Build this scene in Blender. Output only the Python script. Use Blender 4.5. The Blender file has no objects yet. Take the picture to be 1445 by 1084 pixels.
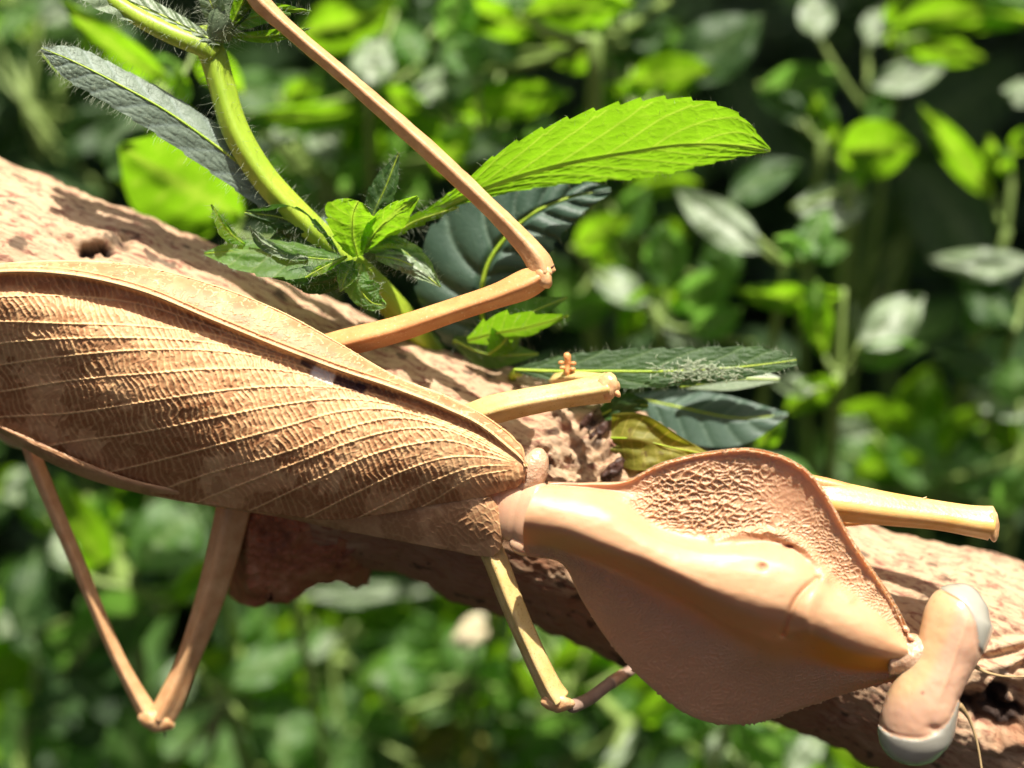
import bpy, math, random
import numpy as np
from mathutils import Vector, Matrix
random.seed(7); rng = np.random.default_rng(7)
scene = bpy.context.scene
COL = scene.collection

# ------------------------------------------------------------------ camera, sky, sun, exposure
PITCH = math.radians(35)              # the camera looks down into the weeds
D = 22.0                              # camera to mantis, one unit is about 6 mm
RGT = np.array([1.0, 0, 0])
UPV = np.array([0, math.sin(PITCH), math.cos(PITCH)])
TOW = np.array([0, -math.cos(PITCH), math.sin(PITCH)])
ORG = np.array([0.0, 0.0, 27.0])      # the mantis sits this high above the soil
cam_d = bpy.data.cameras.new('camera'); cam = bpy.data.objects.new('camera', cam_d); COL.objects.link(cam)
cam.location = Vector(ORG + TOW * D)
cam.rotation_euler = (math.pi / 2 - PITCH, 0, 0)
cam_d.sensor_width = 36; cam_d.lens = 18 / (7.225 / D)
cam_d.clip_start = 0.1; cam_d.clip_end = 2000
cam_d.dof.use_dof = True; cam_d.dof.focus_distance = D - 0.35
cam_d.dof.aperture_fstop = cam_d.lens * 0.001 / 0.68
scene.camera = cam
SUN = 0.10 * RGT + 0.85 * UPV + 0.50 * TOW; SUN = SUN / np.linalg.norm(SUN)
elev = math.asin(SUN[2]); azim = math.atan2(SUN[0], SUN[1])
world = bpy.data.worlds.new('World'); scene.world = world; world.use_nodes = True
wn = world.node_tree; wn.nodes.clear()
sky = wn.nodes.new('ShaderNodeTexSky'); sky.sky_type = 'NISHITA'; sky.sun_disc = False
sky.air_density = 0.7; sky.dust_density = 9.0; sky.ozone_density = 0.6; sky.sun_elevation = elev; sky.sun_rotation = azim
bg = wn.nodes.new('ShaderNodeBackground'); bg.inputs[1].default_value = 0.05
wo = wn.nodes.new('ShaderNodeOutputWorld')
wn.links.new(sky.outputs[0], bg.inputs[0]); wn.links.new(bg.outputs[0], wo.inputs[0])
sd = bpy.data.lights.new('sun', 'SUN'); sd.energy = 5.0; sd.angle = math.radians(0.55); sd.color = (1.0, 0.95, 0.87)
sun = bpy.data.objects.new('sun', sd); COL.objects.link(sun)
sun.rotation_euler = Vector(SUN).to_track_quat('Z', 'Y').to_euler(); sun.location = Vector(ORG + SUN * 60)
scene.view_settings.view_transform = 'Standard'; scene.view_settings.look = 'None'
scene.view_settings.gamma = 1; scene.view_settings.use_curve_mapping = False
scene.view_settings.exposure = 0.86
scene.cycles.max_bounces = 8; scene.cycles.transmission_bounces = 6; scene.cycles.diffuse_bounces = 4
scene.cycles.use_adaptive_sampling = True; scene.cycles.use_denoising = True

# ------------------------------------------------------------------ numeric helpers
def P(a):
    """(x, y, w): photo position x, y at w units in front of the mantis plane -> a real point."""
    a = np.atleast_2d(np.asarray(a, float))
    k = (D - a[:, 2]) / D
    u = (a[:, 0] / 100 - 7.225) * k; v = (5.42 - a[:, 1] / 100) * k
    return ORG + u[:, None] * RGT + v[:, None] * UPV + a[:, 2][:, None] * TOW
def spline(pts, n):
    pts = np.asarray(pts, float); m = len(pts)
    if m == 2:
        t = np.linspace(0, 1, n)[:, None]; return pts[0] * (1 - t) + pts[1] * t
    t = np.linspace(0, m - 1 - 1e-9, n); i = t.astype(int); f = (t - i).reshape((-1,) + (1,) * (pts.ndim - 1))
    e = np.concatenate([[2 * pts[0] - pts[1]], pts, [2 * pts[-1] - pts[-2]]])
    p0, p1, p2, p3 = e[i], e[i + 1], e[i + 2], e[i + 3]
    return 0.5 * (2 * p1 + (p2 - p0) * f + (2 * p0 - 5 * p1 + 4 * p2 - p3) * f ** 2 + (3 * p1 - p0 - 3 * p2 + p3) * f ** 3)
def curve1(xs, keys):
    """smooth y(x) through keys [(x, y), ...]"""
    k = np.asarray(keys, float); xs = np.asarray(xs, float)
    h = np.diff(k[:, 0]); d = np.diff(k[:, 1]) / h
    m = np.zeros(len(k)); m[0], m[-1] = d[0], d[-1]
    m[1:-1] = (d[:-1] * h[1:] + d[1:] * h[:-1]) / (h[:-1] + h[1:])
    x = np.clip(xs, k[0, 0], k[-1, 0]); i = np.clip(np.searchsorted(k[:, 0], x, side='right') - 1, 0, len(h) - 1)
    t = (x - k[i, 0]) / h[i]
    return ((2*t**3-3*t**2+1)*k[i,1] + (t**3-2*t**2+t)*h[i]*m[i] + (-2*t**3+3*t**2)*k[i+1,1] + (t**3-t**2)*h[i]*m[i+1])
def _hash(ix, iy, iz, s=0):
    h = (ix * 374761393 + iy * 668265263 + iz * 2147483647 + s * 974634777) & 0xffffffff
    h = ((h ^ (h >> 13)) * 1274126177) & 0xffffffff
    h = ((h ^ (h >> 16)) * 2246822519) & 0xffffffff
    return ((h ^ (h >> 15)) & 0xffffff) / float(0xffffff)
def noise(x, y, z=0.0, s=0):
    x, y, z = np.broadcast_arrays(np.asarray(x, float), y, z)
    ix, iy, iz = (np.floor(q).astype(np.int64) for q in (x, y, z))
    fx, fy, fz = x - ix, y - iy, z - iz
    fx, fy, fz = (q * q * (3 - 2 * q) for q in (fx, fy, fz))
    r = 0
    for a in (0, 1):
        for b in (0, 1):
            for c in (0, 1):
                r = r + _hash(ix + a, iy + b, iz + c, s) * (fx if a else 1 - fx) * (fy if b else 1 - fy) * (fz if c else 1 - fz)
    return r * 2 - 1
def fbm(x, y, z=0.0, oct=4, s=0, g=0.5):
    r = 0; a = 1; f = 1
    for o in range(oct):
        r = r + a * noise(x * f, y * f, z * f if np.ndim(z) else z + o * 3.7, s + o); a *= g; f *= 2.03
    return r
def worley(x, y, s=0, jit=0.9):
    ix, iy = np.floor(x).astype(np.int64), np.floor(y).astype(np.int64)
    f1 = np.full(x.shape, 9.0); f2 = f1.copy(); cid = np.zeros(x.shape)
    for a in (-1, 0, 1):
        for b in (-1, 0, 1):
            cx = ix + a + 0.5 + jit * (_hash(ix + a, iy + b, 1 + 0 * ix, s) - 0.5)
            cy = iy + b + 0.5 + jit * (_hash(ix + a, iy + b, 2 + 0 * ix, s) - 0.5)
            d = np.hypot(x - cx, y - cy); c = _hash(ix + a, iy + b, 3 + 0 * ix, s)
            near = d < f1
            f2 = np.where(near, f1, np.minimum(f2, d)); cid = np.where(near, c, cid); f1 = np.where(near, d, f1)
    return f1, f2, cid
def sstep(a, b, x):
    t = np.clip((x - a) / (b - a), 0, 1); return t * t * (3 - 2 * t)

# ------------------------------------------------------------------ objects
LOC = {}
def thing(name, label, cat, at, group=None):
    o = bpy.data.objects.new(name, None); COL.objects.link(o)
    o.empty_display_size = 0.3; o.location = Vector(P(at)[0]); LOC[o] = np.array(o.location)
    o['label'] = label; o['category'] = cat
    if group: o['group'] = group
    return o
def mesh(name, v, f, mat, parent=None, attrs=None, smooth=True, kind=None, label=None, mats=None):
    """link ONE mesh object; v world points, f list of int arrays (k,3) or (k,4)"""
    v = np.asarray(v, float); base = LOC.get(parent, np.zeros(3)) if parent else np.zeros(3)
    me = bpy.data.meshes.new(name); f = [np.asarray(q, np.int64) for q in (f if isinstance(f, list) else [f]) if len(q)]
    me.vertices.add(len(v)); me.vertices.foreach_set('co', (v - base).astype(np.float32).ravel())
    nl = sum(q.size for q in f); npoly = sum(len(q) for q in f)
    me.loops.add(nl); me.polygons.add(npoly)
    me.loops.foreach_set('vertex_index', np.concatenate([q.ravel() for q in f]).astype(np.int32))
    tot = np.concatenate([np.full(len(q), q.shape[1]) for q in f]).astype(np.int32)
    me.polygons.foreach_set('loop_start', np.concatenate([[0], np.cumsum(tot)[:-1]]).astype(np.int32))
    me.update(calc_edges=True)
    me.polygons.foreach_set('use_smooth', np.full(npoly, smooth)); 
    for k, val in (attrs or {}).items():
        a = me.attributes.new(k, 'FLOAT', 'POINT'); a.data.foreach_set('value', np.asarray(val, np.float32).ravel())
    if mat: me.materials.append(mat)
    me.validate()
    o = bpy.data.objects.new(name, me); COL.objects.link(o)
    if parent: o.parent = parent; LOC[o] = base
    if kind: o['kind'] = kind
    if label: o['label'] = label
    return o
def grid_faces(n, m, wrap=False, off=0):
    i, j = np.meshgrid(np.arange(n - 1), np.arange(m if wrap else m - 1), indexing='ij'); j2 = (j + 1) % m
    return np.stack([i * m + j, i * m + j2, (i + 1) * m + j2, (i + 1) * m + j], -1).reshape(-1, 4) + off
def grid_normals(g):
    du = np.gradient(g, axis=0); dv = np.gradient(g, axis=1); n = np.cross(du, dv)
    n /= np.maximum(np.linalg.norm(n, axis=-1, keepdims=True), 1e-9); return n
def face_cam(n):      # make the grid's normals point towards the camera side
    return n if (n @ TOW).mean() > 0 else -n
def sheet(name, g, mat, parent, attrs=None, thick=0.0, **kw):
    """g (n,m,3) world grid; thick > 0 closes it into a solid plate"""
    n, m = g.shape[:2]; nn = grid_normals(g); flip = (nn @ TOW).mean() < 0
    if flip: nn = -nn
    f = grid_faces(n, m); f = f[:, ::-1] if flip else f
    if not thick: return mesh(name, g.reshape(-1, 3), f, mat, parent, attrs, **kw)
    b = g - nn * thick; fb = (f + n * m)[:, ::-1]
    ring = np.concatenate([np.arange(m), np.arange(1, n) * m + m - 1, (n - 1) * m + np.arange(m - 2, -1, -1), np.arange(n - 2, 0, -1) * m])
    r2 = np.roll(ring, -1); fs = np.stack([ring, ring + n * m, r2 + n * m, r2], -1)
    if flip: fs = fs[:, ::-1]
    at = {k: np.concatenate([np.ravel(a), np.ravel(a)]) for k, a in (attrs or {}).items()}
    return mesh(name, np.concatenate([g.reshape(-1, 3), b.reshape(-1, 3)]), [f, fb, fs], mat, parent, at, **kw)
def ring_tube(path, rad, n=12, prof=None, flat=1.0, twist=0.0, caps=True):
    """path (k,3) world; returns verts, faces; prof(theta) scales the radius; flat squashes towards the camera"""
    path = np.asarray(path, float); k = len(path); rad = np.broadcast_to(np.asarray(rad, float), (k,))
    t = np.gradient(path, axis=0); t /= np.maximum(np.linalg.norm(t, axis=1, keepdims=True), 1e-9)
    ref = TOW if abs(t[0] @ TOW) < 0.9 else UPV
    b = ref - (t @ ref)[:, None] * t
    bl = np.linalg.norm(b, axis=1, keepdims=True)
    for i in range(1, k):
        if bl[i, 0] < 0.15: b[i] = b[i - 1] - (b[i - 1] @ t[i]) * t[i]
    b /= np.maximum(np.linalg.norm(b, axis=1, keepdims=True), 1e-9)
    s = np.cross(t, b)
    th = np.linspace(0, 2 * math.pi, n, endpoint=False) + twist
    pr = np.ones(n) if prof is None else prof(th)
    v = path[:, None] + rad[:, None, None] * pr[None, :, None] * (np.cos(th)[None, :, None] * s[:, None] + flat * np.sin(th)[None, :, None] * b[:, None])
    vs = v.reshape(-1, 3); f = [grid_faces(k, n, True)]
    if caps:
        vs = np.concatenate([vs, path[:1], path[-1:]]); a = np.arange(n); a2 = (a + 1) % n
        f.append(np.stack([a2, a, np.full(n, k * n)], -1)); f.append(np.stack([a, a2, np.full(n, k * n + 1)], -1) + np.array([(k - 1) * n, (k - 1) * n, 0]))
    return vs, f
def join(parts):
    vs, q, t, off = [], [], [], 0
    for v, f in parts:
        vs.append(v)
        for x in (f if isinstance(f, list) else [f]):
            (q if x.shape[1] == 4 else t).append(x + off)
        off += len(v)
    return np.concatenate(vs), [np.concatenate(a) for a in (q, t) if a]
def tube(name, ctrl, rad, mat, parent, n=12, k=40, prof=None, flat=1.0, bump=0.0, freq=3.0, seed=0, round_ends=True, **kw):
    """ctrl [(x,y,w)], rad radii in photo pixels at the same control points"""
    c = np.asarray(ctrl, float); p = P(spline(c, k)); r = spline(np.asarray(rad, float)[:, None] * np.ones((1, 1)), k)[:, 0] / 100 if np.ndim(rad) else np.full(k, rad / 100)
    if round_ends:
        e = np.minimum(np.arange(k), np.arange(k)[::-1]); r = r * np.where(e == 0, 0.45, np.where(e == 1, 0.82, 1))
    v, f = ring_tube(p, r, n, prof, flat)
    if bump:
        cc = np.repeat(p, n, 0); cc = np.concatenate([cc, p[:1], p[-1:]]); d = v - cc
        v = cc + d * (1 + bump * fbm(v[:, 0] * freq, v[:, 1] * freq, v[:, 2] * freq, 3, seed))[:, None]
    return mesh(name, v, f, mat, parent, **kw)
def blob(center, axes, mat, name, parent, rot=0.0, n=28, m=20, bump=0.0, freq=3.0, power=1.0, **kw):
    """ellipsoid; centre (x,y,w), axes in px along (rotated x, rotated y, towards camera)"""
    th = np.linspace(0, math.pi, m); ph = np.linspace(0, 2 * math.pi, n, endpoint=False)
    T, Q = np.meshgrid(th, ph, indexing='ij')
    x = np.cos(T) * axes[0]; y = np.sin(T) * np.cos(Q) * axes[1]; z = np.sin(T) * np.sin(Q) * axes[2]
    if bump: 
        q = 1 + bump * fbm(x * freq / 100, y * freq / 100, z * freq / 100, 3, 5); x, y, z = x * q, y * q, z * q
    c, s = math.cos(rot), math.sin(rot)
    g = np.stack([center[0] + x * c - y * s, center[1] + x * s + y * c, center[2] + z / 100], -1).reshape(-1, 3)
    return mesh(name, P(g), grid_faces(m, n, True), mat, parent, **kw)
def hairs(name, roots, dirs, length, rad, mat, parent, curl=0.3):
    """thin tapering bent hairs, all in one part"""
    k = len(roots); keep = rng.uniform(0, 1, k) < 0.7; roots, dirs = roots[keep], dirs[keep]; k = len(roots); rad *= 0.52
    L = length * rng.uniform(0.4, 1.15, k)[:, None]
    d = dirs + rng.normal(0, 0.28, dirs.shape); d /= np.linalg.norm(d, axis=1, keepdims=True)
    e = np.cross(d, rng.normal(0, 1, d.shape)); e /= np.linalg.norm(e, axis=1, keepdims=True); g = np.cross(d, e)
    vs = []
    for s_, r_ in ((0, 1.0), (0.5, 0.7), (1.0, 0.15)):
        c = roots + d * L * s_ + e * L * curl * s_ * s_
        for q in range(3):
            a = 2 * math.pi * q / 3; vs.append(c + rad * r_ * (math.cos(a) * e + math.sin(a) * g))
    v = np.stack(vs, 1).reshape(-1, 3)
    f = np.array([[a * 3 + q, a * 3 + (q + 1) % 3, a * 3 + 3 + (q + 1) % 3, a * 3 + 3 + q] for a in (0, 1) for q in range(3)])
    F = (f[None] + 9 * np.arange(k)[:, None, None]).reshape(-1, 4)
    return mesh(name, v, F, mat, parent, kind='stuff')

# ------------------------------------------------------------------ materials
def newmat(name):
    m = bpy.data.materials.new(name); m.use_nodes = True; n = m.node_tree; n.nodes.clear()
    o = n.nodes.new('ShaderNodeOutputMaterial'); return m, n, o
def ramp(n, fac, stops):
    r = n.nodes.new('ShaderNodeValToRGB'); e = r.color_ramp.elements
    while len(e) < len(stops): e.new(0.5)
    for i, (p, c) in enumerate(stops): e[i].position = p; e[i].color = (*c, 1) if len(c) == 3 else c
    n.links.new(fac, r.inputs[0]); return r.outputs[0]
def ntex(n, scale, detail=4, rough=0.55, stretch=None, dist=0.0, rot=None):
    tc = n.nodes.new('ShaderNodeTexCoord'); mp = n.nodes.new('ShaderNodeMapping')
    mp.inputs['Scale'].default_value = stretch or (1, 1, 1)
    if rot: mp.inputs['Rotation'].default_value = rot
    t = n.nodes.new('ShaderNodeTexNoise'); t.inputs['Scale'].default_value = scale; t.inputs['Detail'].default_value = detail
    t.inputs['Roughness'].default_value = rough; t.inputs['Distortion'].default_value = dist
    n.links.new(tc.outputs['Object'], mp.inputs[0]); n.links.new(mp.outputs[0], t.inputs[0]); return t.outputs[0]
def mix(n, fac, a, b, blend='MIX'):
    x = n.nodes.new('ShaderNodeMix'); x.data_type = 'RGBA'; x.blend_type = blend
    for k, val in ((0, fac), (6, a), (7, b)):
        if isinstance(val, bpy.types.NodeSocket): n.links.new(val, x.inputs[k])
        else: x.inputs[k].default_value = (*val, 1) if isinstance(val, tuple) and len(val) == 3 else val
    return x.outputs[2]
def math_(n, op, a, b=0.0):
    x = n.nodes.new('ShaderNodeMath'); x.operation = op
    for k, val in ((0, a), (1, b)):
        if isinstance(val, bpy.types.NodeSocket): n.links.new(val, x.inputs[k])
        else: x.inputs[k].default_value = val
    return x.outputs[0]
def attr(n, name):
    a = n.nodes.new('ShaderNodeAttribute'); a.attribute_name = name; return a.outputs['Fac']
def bumpn(n, h, strength, dist):
    b = n.nodes.new('ShaderNodeBump'); b.inputs['Strength'].default_value = strength; b.inputs['Distance'].default_value = dist
    n.links.new(h, b.inputs['Height']); return b.outputs[0]
def pbsdf(n, color, rough=0.5, spec=0.5, sss=0.0, rad=(1, .5, .3), sscale=0.1, normal=None, coat=0.0, trans=0.0):
    p = n.nodes.new('ShaderNodeBsdfPrincipled')
    if isinstance(color, bpy.types.NodeSocket): n.links.new(color, p.inputs['Base Color'])
    else: p.inputs['Base Color'].default_value = (*color, 1)
    if isinstance(rough, bpy.types.NodeSocket): n.links.new(rough, p.inputs['Roughness'])
    else: p.inputs['Roughness'].default_value = rough
    p.inputs['Specular IOR Level'].default_value = spec
    p.inputs['Subsurface Weight'].default_value = sss; p.inputs['Subsurface Radius'].default_value = rad; p.inputs['Subsurface Scale'].default_value = sscale
    p.inputs['Coat Weight'].default_value = coat; p.inputs['Coat Roughness'].default_value = 0.25
    p.inputs['Transmission Weight'].default_value = trans
    if normal: n.links.new(normal, p.inputs['Normal'])
    return p.outputs[0]
def simple(name, stops, scale=3.0, rough=0.5, spec=0.4, bump=0.3, bscale=20, bdist=0.02, sss=0.0, rad=(1, .5, .3), sscale=0.1, stretch=None, coat=0.0, detail=5, spots=None):
    m, n, o = newmat(name)
    c = ramp(n, ntex(n, scale, detail, 0.6, stretch), stops)
    if spots:
        c = mix(n, ramp(n, ntex(n, spots[0], 2, 0.5), [(spots[1], (0, 0, 0)), (spots[1] + 0.04, (1, 1, 1))]), c, spots[2])
    nb = bumpn(n, ntex(n, bscale, 4, 0.6, stretch), bump, bdist) if bump else None
    n.links.new(pbsdf(n, c, rough, spec, sss, rad, sscale, nb, coat), o.inputs[0]); return m
def leafmat(name, base, dark, vein, trans, tfac=0.45, rough=0.45, spec=0.5, scale=2.0, blotch=None):
    m, n, o = newmat(name)
    nz = ntex(n, scale, 5, 0.6)
    c = ramp(n, nz, [(0.3, dark), (0.7, base)])
    if blotch: c = mix(n, ramp(n, ntex(n, 5, 4, 0.6), [(0.56, (0, 0, 0)), (0.68, (1, 1, 1))]), c, blotch)
    va = attr(n, 'vein'); c = mix(n, math_(n, 'MULTIPLY', va, 0.75), c, vein)
    tcol = mix(n, math_(n, 'MULTIPLY', va, 0.7), mix(n, 0.45, trans, c, 'MULTIPLY') if blotch else trans, (min(1, trans[0] * 1.9), min(1, trans[1] * 1.25), trans[2] * 2 + .05))
    tcol = mix(n, math_(n, 'MULTIPLY', ramp(n, nz, [(0.35, (1, 1, 1)), (0.65, (0, 0, 0))]), 0.35), tcol, tuple(q * 0.55 for q in trans))
    nb = bumpn(n, ntex(n, 22, 4, 0.6), 0.35, 0.03)
    s = pbsdf(n, c, rough, spec, normal=nb)
    t = n.nodes.new('ShaderNodeBsdfTranslucent'); n.links.new(tcol, t.inputs[0]); n.links.new(nb, t.inputs[1])
    x = n.nodes.new('ShaderNodeMixShader'); x.inputs[0].default_value = tfac
    n.links.new(s, x.inputs[1]); n.links.new(t.outputs[0], x.inputs[2]); n.links.new(x.outputs[0], o.inputs[0]); return m

LM = {
 'G': leafmat('leaf_young_green', (.10, .19, .022), (.06, .13, .016), (.22, .33, .08), (.34, .70, .015), 0.6, 0.55, 0.3),
 'M': leafmat('leaf_mid_green', (.11, .22, .05), (.07, .15, .03), (.2, .3, .1), (.32, .70, .09), 0.5, 0.45, 0.4),
 'P': leafmat('leaf_glossy_pale', (.20, .27, .14), (.16, .22, .11), (.3, .35, .22), (.2, .42, .08), 0.25, 0.45, 0.75),
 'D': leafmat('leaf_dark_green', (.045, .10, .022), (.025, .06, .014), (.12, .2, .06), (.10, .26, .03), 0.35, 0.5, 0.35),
 'B': leafmat('leaf_grey_green', (.22, .28, .20), (.15, .20, .14), (.25, .32, .27), (.06, .14, .05), 0.2, 0.5, 0.5),
 'R': leafmat('leaf_rib_glow', (.4, .45, .15), (.35, .4, .12), (.4, .45, .15), (.75, .85, .25), 0.6, 0.5, 0.3),
 'T': leafmat('leaf_teal', (.065, .115, .075), (.04, .08, .05), (.15, .22, .15), (.06, .14, .04), 0.2, 0.45, 0.45),
 'Y': leafmat('leaf_yellowing', (.26, .24, .035), (.15, .16, .02), (.35, .33, .08), (.5, .5, .03), 0.4, 0.5, 0.3, blotch=(.10, .06, .02)),
}
M_stem = simple('stem_green', [(.3, (.24, .38, .02)), (.7, (.42, .54, .05))], 1.2, 0.42, 0.45, 0.25, 12, 0.03, 0.35, (.4, .6, .1), 0.15, stretch=(1, 1, .4))
M_rib = simple('leaf_rib', [(.3, (.42, .5, .14)), (.7, (.55, .6, .22))], 1.2, 0.5, 0.3, 0.1)
M_bgstem = simple('stem_background', [(.3, (.13, .2, .04)), (.7, (.25, .34, .09))], 1.2, 0.5, 0.4, 0.2, 6, 0.03)
M_hair = simple('plant_hair', [(.3, (.30, .36, .22)), (.7, (.45, .5, .34))], 3, 0.4, 0.6, 0)
M_cream = simple('flower_cream', [(.3, (.6, .5, .3)), (.7, (.75, .68, .45))], 3, 0.6, 0.3, 0.2)
M_soil = simple('soil', [(.3, (.012, .009, .006)), (.7, (.035, .027, .018))], 0.6, 0.95, 0.1, 0.8, 2.5, 0.4)

def bark_material():
    m, n, o = newmat('bark_branch')
    big = ntex(n, 0.55, 5, 0.6)
    cx = n.nodes.new('ShaderNodeCombineXYZ'); n.links.new(attr(n, 'ga'), cx.inputs[0]); n.links.new(attr(n, 'gb'), cx.inputs[1]); n.links.new(attr(n, 'gc'), cx.inputs[2])
    def gt(sc, det, dist):
        t = n.nodes.new('ShaderNodeTexNoise'); t.inputs['Scale'].default_value = sc; t.inputs['Detail'].default_value = det; t.inputs['Roughness'].default_value = .68; t.inputs['Distortion'].default_value = dist
        n.links.new(cx.outputs[0], t.inputs[0]); return t.outputs[0]
    fine = gt(4.5, 6, 0.7)
    c = ramp(n, big, [(.25, (.48, .30, .18)), (.5, (.57, .385, .235)), (.75, (.53, .38, .22))])
    c = mix(n, ramp(n, fine, [(.41, (1, 1, 1)), (.50, (0, 0, 0))]), c, (.30, .14, .09))
    c = mix(n, math_(n, 'MULTIPLY', ramp(n, fine, [(.60, (0, 0, 0)), (.72, (1, 1, 1))]), .6), c, (.66, .54, .42))
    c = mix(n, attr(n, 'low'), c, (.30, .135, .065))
    c = mix(n, attr(n, 'bark_dark'), c, (.035, .02, .014))
    sp = n.nodes.new('ShaderNodeTexVoronoi'); sp.inputs['Scale'].default_value = 4.2
    tc = n.nodes.new('ShaderNodeTexCoord'); n.links.new(tc.outputs['Object'], sp.inputs[0])
    c = mix(n, ramp(n, sp.outputs['Distance'], [(.035, (1, 1, 1)), (.075, (0, 0, 0))]), c, (.10, .045, .03))
    nb = bumpn(n, gt(7, 6, 0.9), 0.75, 0.05)
    n.links.new(pbsdf(n, c, 0.72, 0.25, normal=nb), o.inputs[0]); return m
M_bark = bark_material()
M_flap = simple('bark_flap_red', [(.25, (.14, .045, .022)), (.5, (.36, .12, .05)), (.75, (.50, .25, .13))], 3.2, 0.6, 0.4, 0.9, 9, 0.08, detail=6)
M_hole = simple('rotten_wood', [(.3, (.02, .012, .008)), (.7, (.10, .045, .03))], 5, 0.5, 0.5, 0.6, 12, 0.05)

def wing_material(name, vein_c, cell_stops, blotch_c, amount=1.0):
    m, n, o = newmat(name)
    c = ramp(n, ntex(n, 2.2, 5, 0.62), cell_stops)
    c = mix(n, math_(n, 'MULTIPLY', attr(n, 'pat'), amount), c, blotch_c)
    c = mix(n, attr(n, 'vein'), c, vein_c)
    c = mix(n, attr(n, 'stigma'), c, (.8, .76, .68))
    c = mix(n, attr(n, 'dark'), c, (.05, .022, .028))
    nb = bumpn(n, ntex(n, 30, 3, 0.6), 0.3, 0.015)
    n.links.new(pbsdf(n, c, 0.5, 0.35, 0.12, (.8, .4, .2), 0.06, nb), o.inputs[0]); return m
M_wing = wing_material('forewing_skin', (.86, .55, .26), [(.3, (.48, .225, .10)), (.5, (.58, .305, .145)), (.7, (.64, .395, .20))], (.31, .12, .045))
M_wing2 = wing_material('forewing_under', (.66, .42, .20), [(.3, (.46, .22, .11)), (.7, (.58, .32, .17))], (.34, .15, .07))

def body_material(name, a, b, c3=None, sss=0.35, rough=0.36, coat=0.15, bump=0.12, grain=40):
    m, n, o = newmat(name)
    c = ramp(n, ntex(n, 1.6, 4, 0.55), [(.3, a), (.7, b)])
    if c3: c = mix(n, attr(n, 'amber'), c, c3)
    c = mix(n, attr(n, 'lamella'), c, (.57, .31, .17))
    c = mix(n, math_(n, 'MULTIPLY', ramp(n, ntex(n, 14, 2, 0.5), [(.66, (0, 0, 0)), (.74, (1, 1, 1))]), .35), c, (.42, .2, .1))
    c = mix(n, attr(n, 'spot'), c, (.16, .03, .02))
    nb = bumpn(n, ntex(n, grain, 3, 0.6), bump, 0.02)
    n.links.new(pbsdf(n, c, rough, 0.45, sss, (1, .45, .22), 0.16, nb, coat), o.inputs[0]); return m
M_pron = body_material('pronotum_peach', (.59, .32, .165), (.64, .375, .205), (.78, .33, .03), rough=.46, coat=.05)
M_body = body_material('thorax_peach', (.60, .33, .20), (.70, .46, .28), None, 0.4, 0.3)
M_head = body_material('head_pink', (.61, .355, .225), (.65, .40, .26), (.66, .44, .16), 0.5, 0.3, 0.3, 0.06)
def eye_material():
    m, n, o = newmat('eye_pale')
    c = ramp(n, ntex(n, 2, 2, 0.5), [(.3, (.37, .35, .28)), (.7, (.46, .44, .36))])
    n.links.new(pbsdf(n, c, 0.08, 0.6, 0.35, (.7, .7, .5), 0.1, None, 1.0), o.inputs[0]); return m
M_eye = eye_material()
M_membrane = simple('neck_membrane', [(.3, (.56, .33, .19)), (.7, (.68, .46, .30))], 6, 0.15, 0.7, 0.7, 14, 0.05, 0.5, (1, .6, .4), 0.1, coat=.5)
M_legA = simple('leg_orange', [(.3, (.60, .25, .085)), (.7, (.72, .36, .14))], 3, 0.38, 0.45, 0.35, 24, 0.02, 0.25, (1, .5, .2), 0.08, spots=(24, .66, (.75, .5, .3)))
M_legT = simple('leg_tibia', [(.3, (.56, .28, .12)), (.7, (.72, .44, .22))], 4, 0.4, 0.45, 0.4, 26, 0.02, 0.2, (1, .5, .2), 0.06)
M_legY = simple('leg_straw', [(.3, (.60, .40, .13)), (.7, (.72, .55, .25))], 3, 0.36, 0.45, 0.35, 24, 0.02, 0.3, (1, .6, .2), 0.1, spots=(30, .64, (.5, .3, .1)))
M_legF = simple('leg_foreleg', [(.3, (.70, .38, .09)), (.7, (.80, .52, .22))], 2.4, 0.33, 0.5, 0.3, 20, 0.02, 0.35, (1, .6, .2), 0.12)
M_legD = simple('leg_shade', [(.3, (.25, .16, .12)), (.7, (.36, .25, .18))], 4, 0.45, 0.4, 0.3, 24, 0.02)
M_knee = simple('leg_knee', [(.3, (.66, .33, .13)), (.7, (.78, .50, .26))], 7, 0.3, 0.5, 0.4, 16, 0.03, 0.3, (1, .5, .2), 0.08)
M_ant = simple('antenna_straw', [(.3, (.38, .25, .11)), (.7, (.5, .36, .18))], 6, 0.4, 0.4, 0.2)

# ------------------------------------------------------------------ ground
ug = 400.0
gx = np.linspace(-ug, ug, 161); gy = np.linspace(-200, 600, 161)
GX, GY = np.meshgrid(gx, gy, indexing='ij')
GZ = 0.35 * fbm(GX * .25, GY * .25, 0.0, 3, 3)
sheet('ground', np.stack([GX, GY, GZ], -1), M_soil, None, kind='structure')

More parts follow.
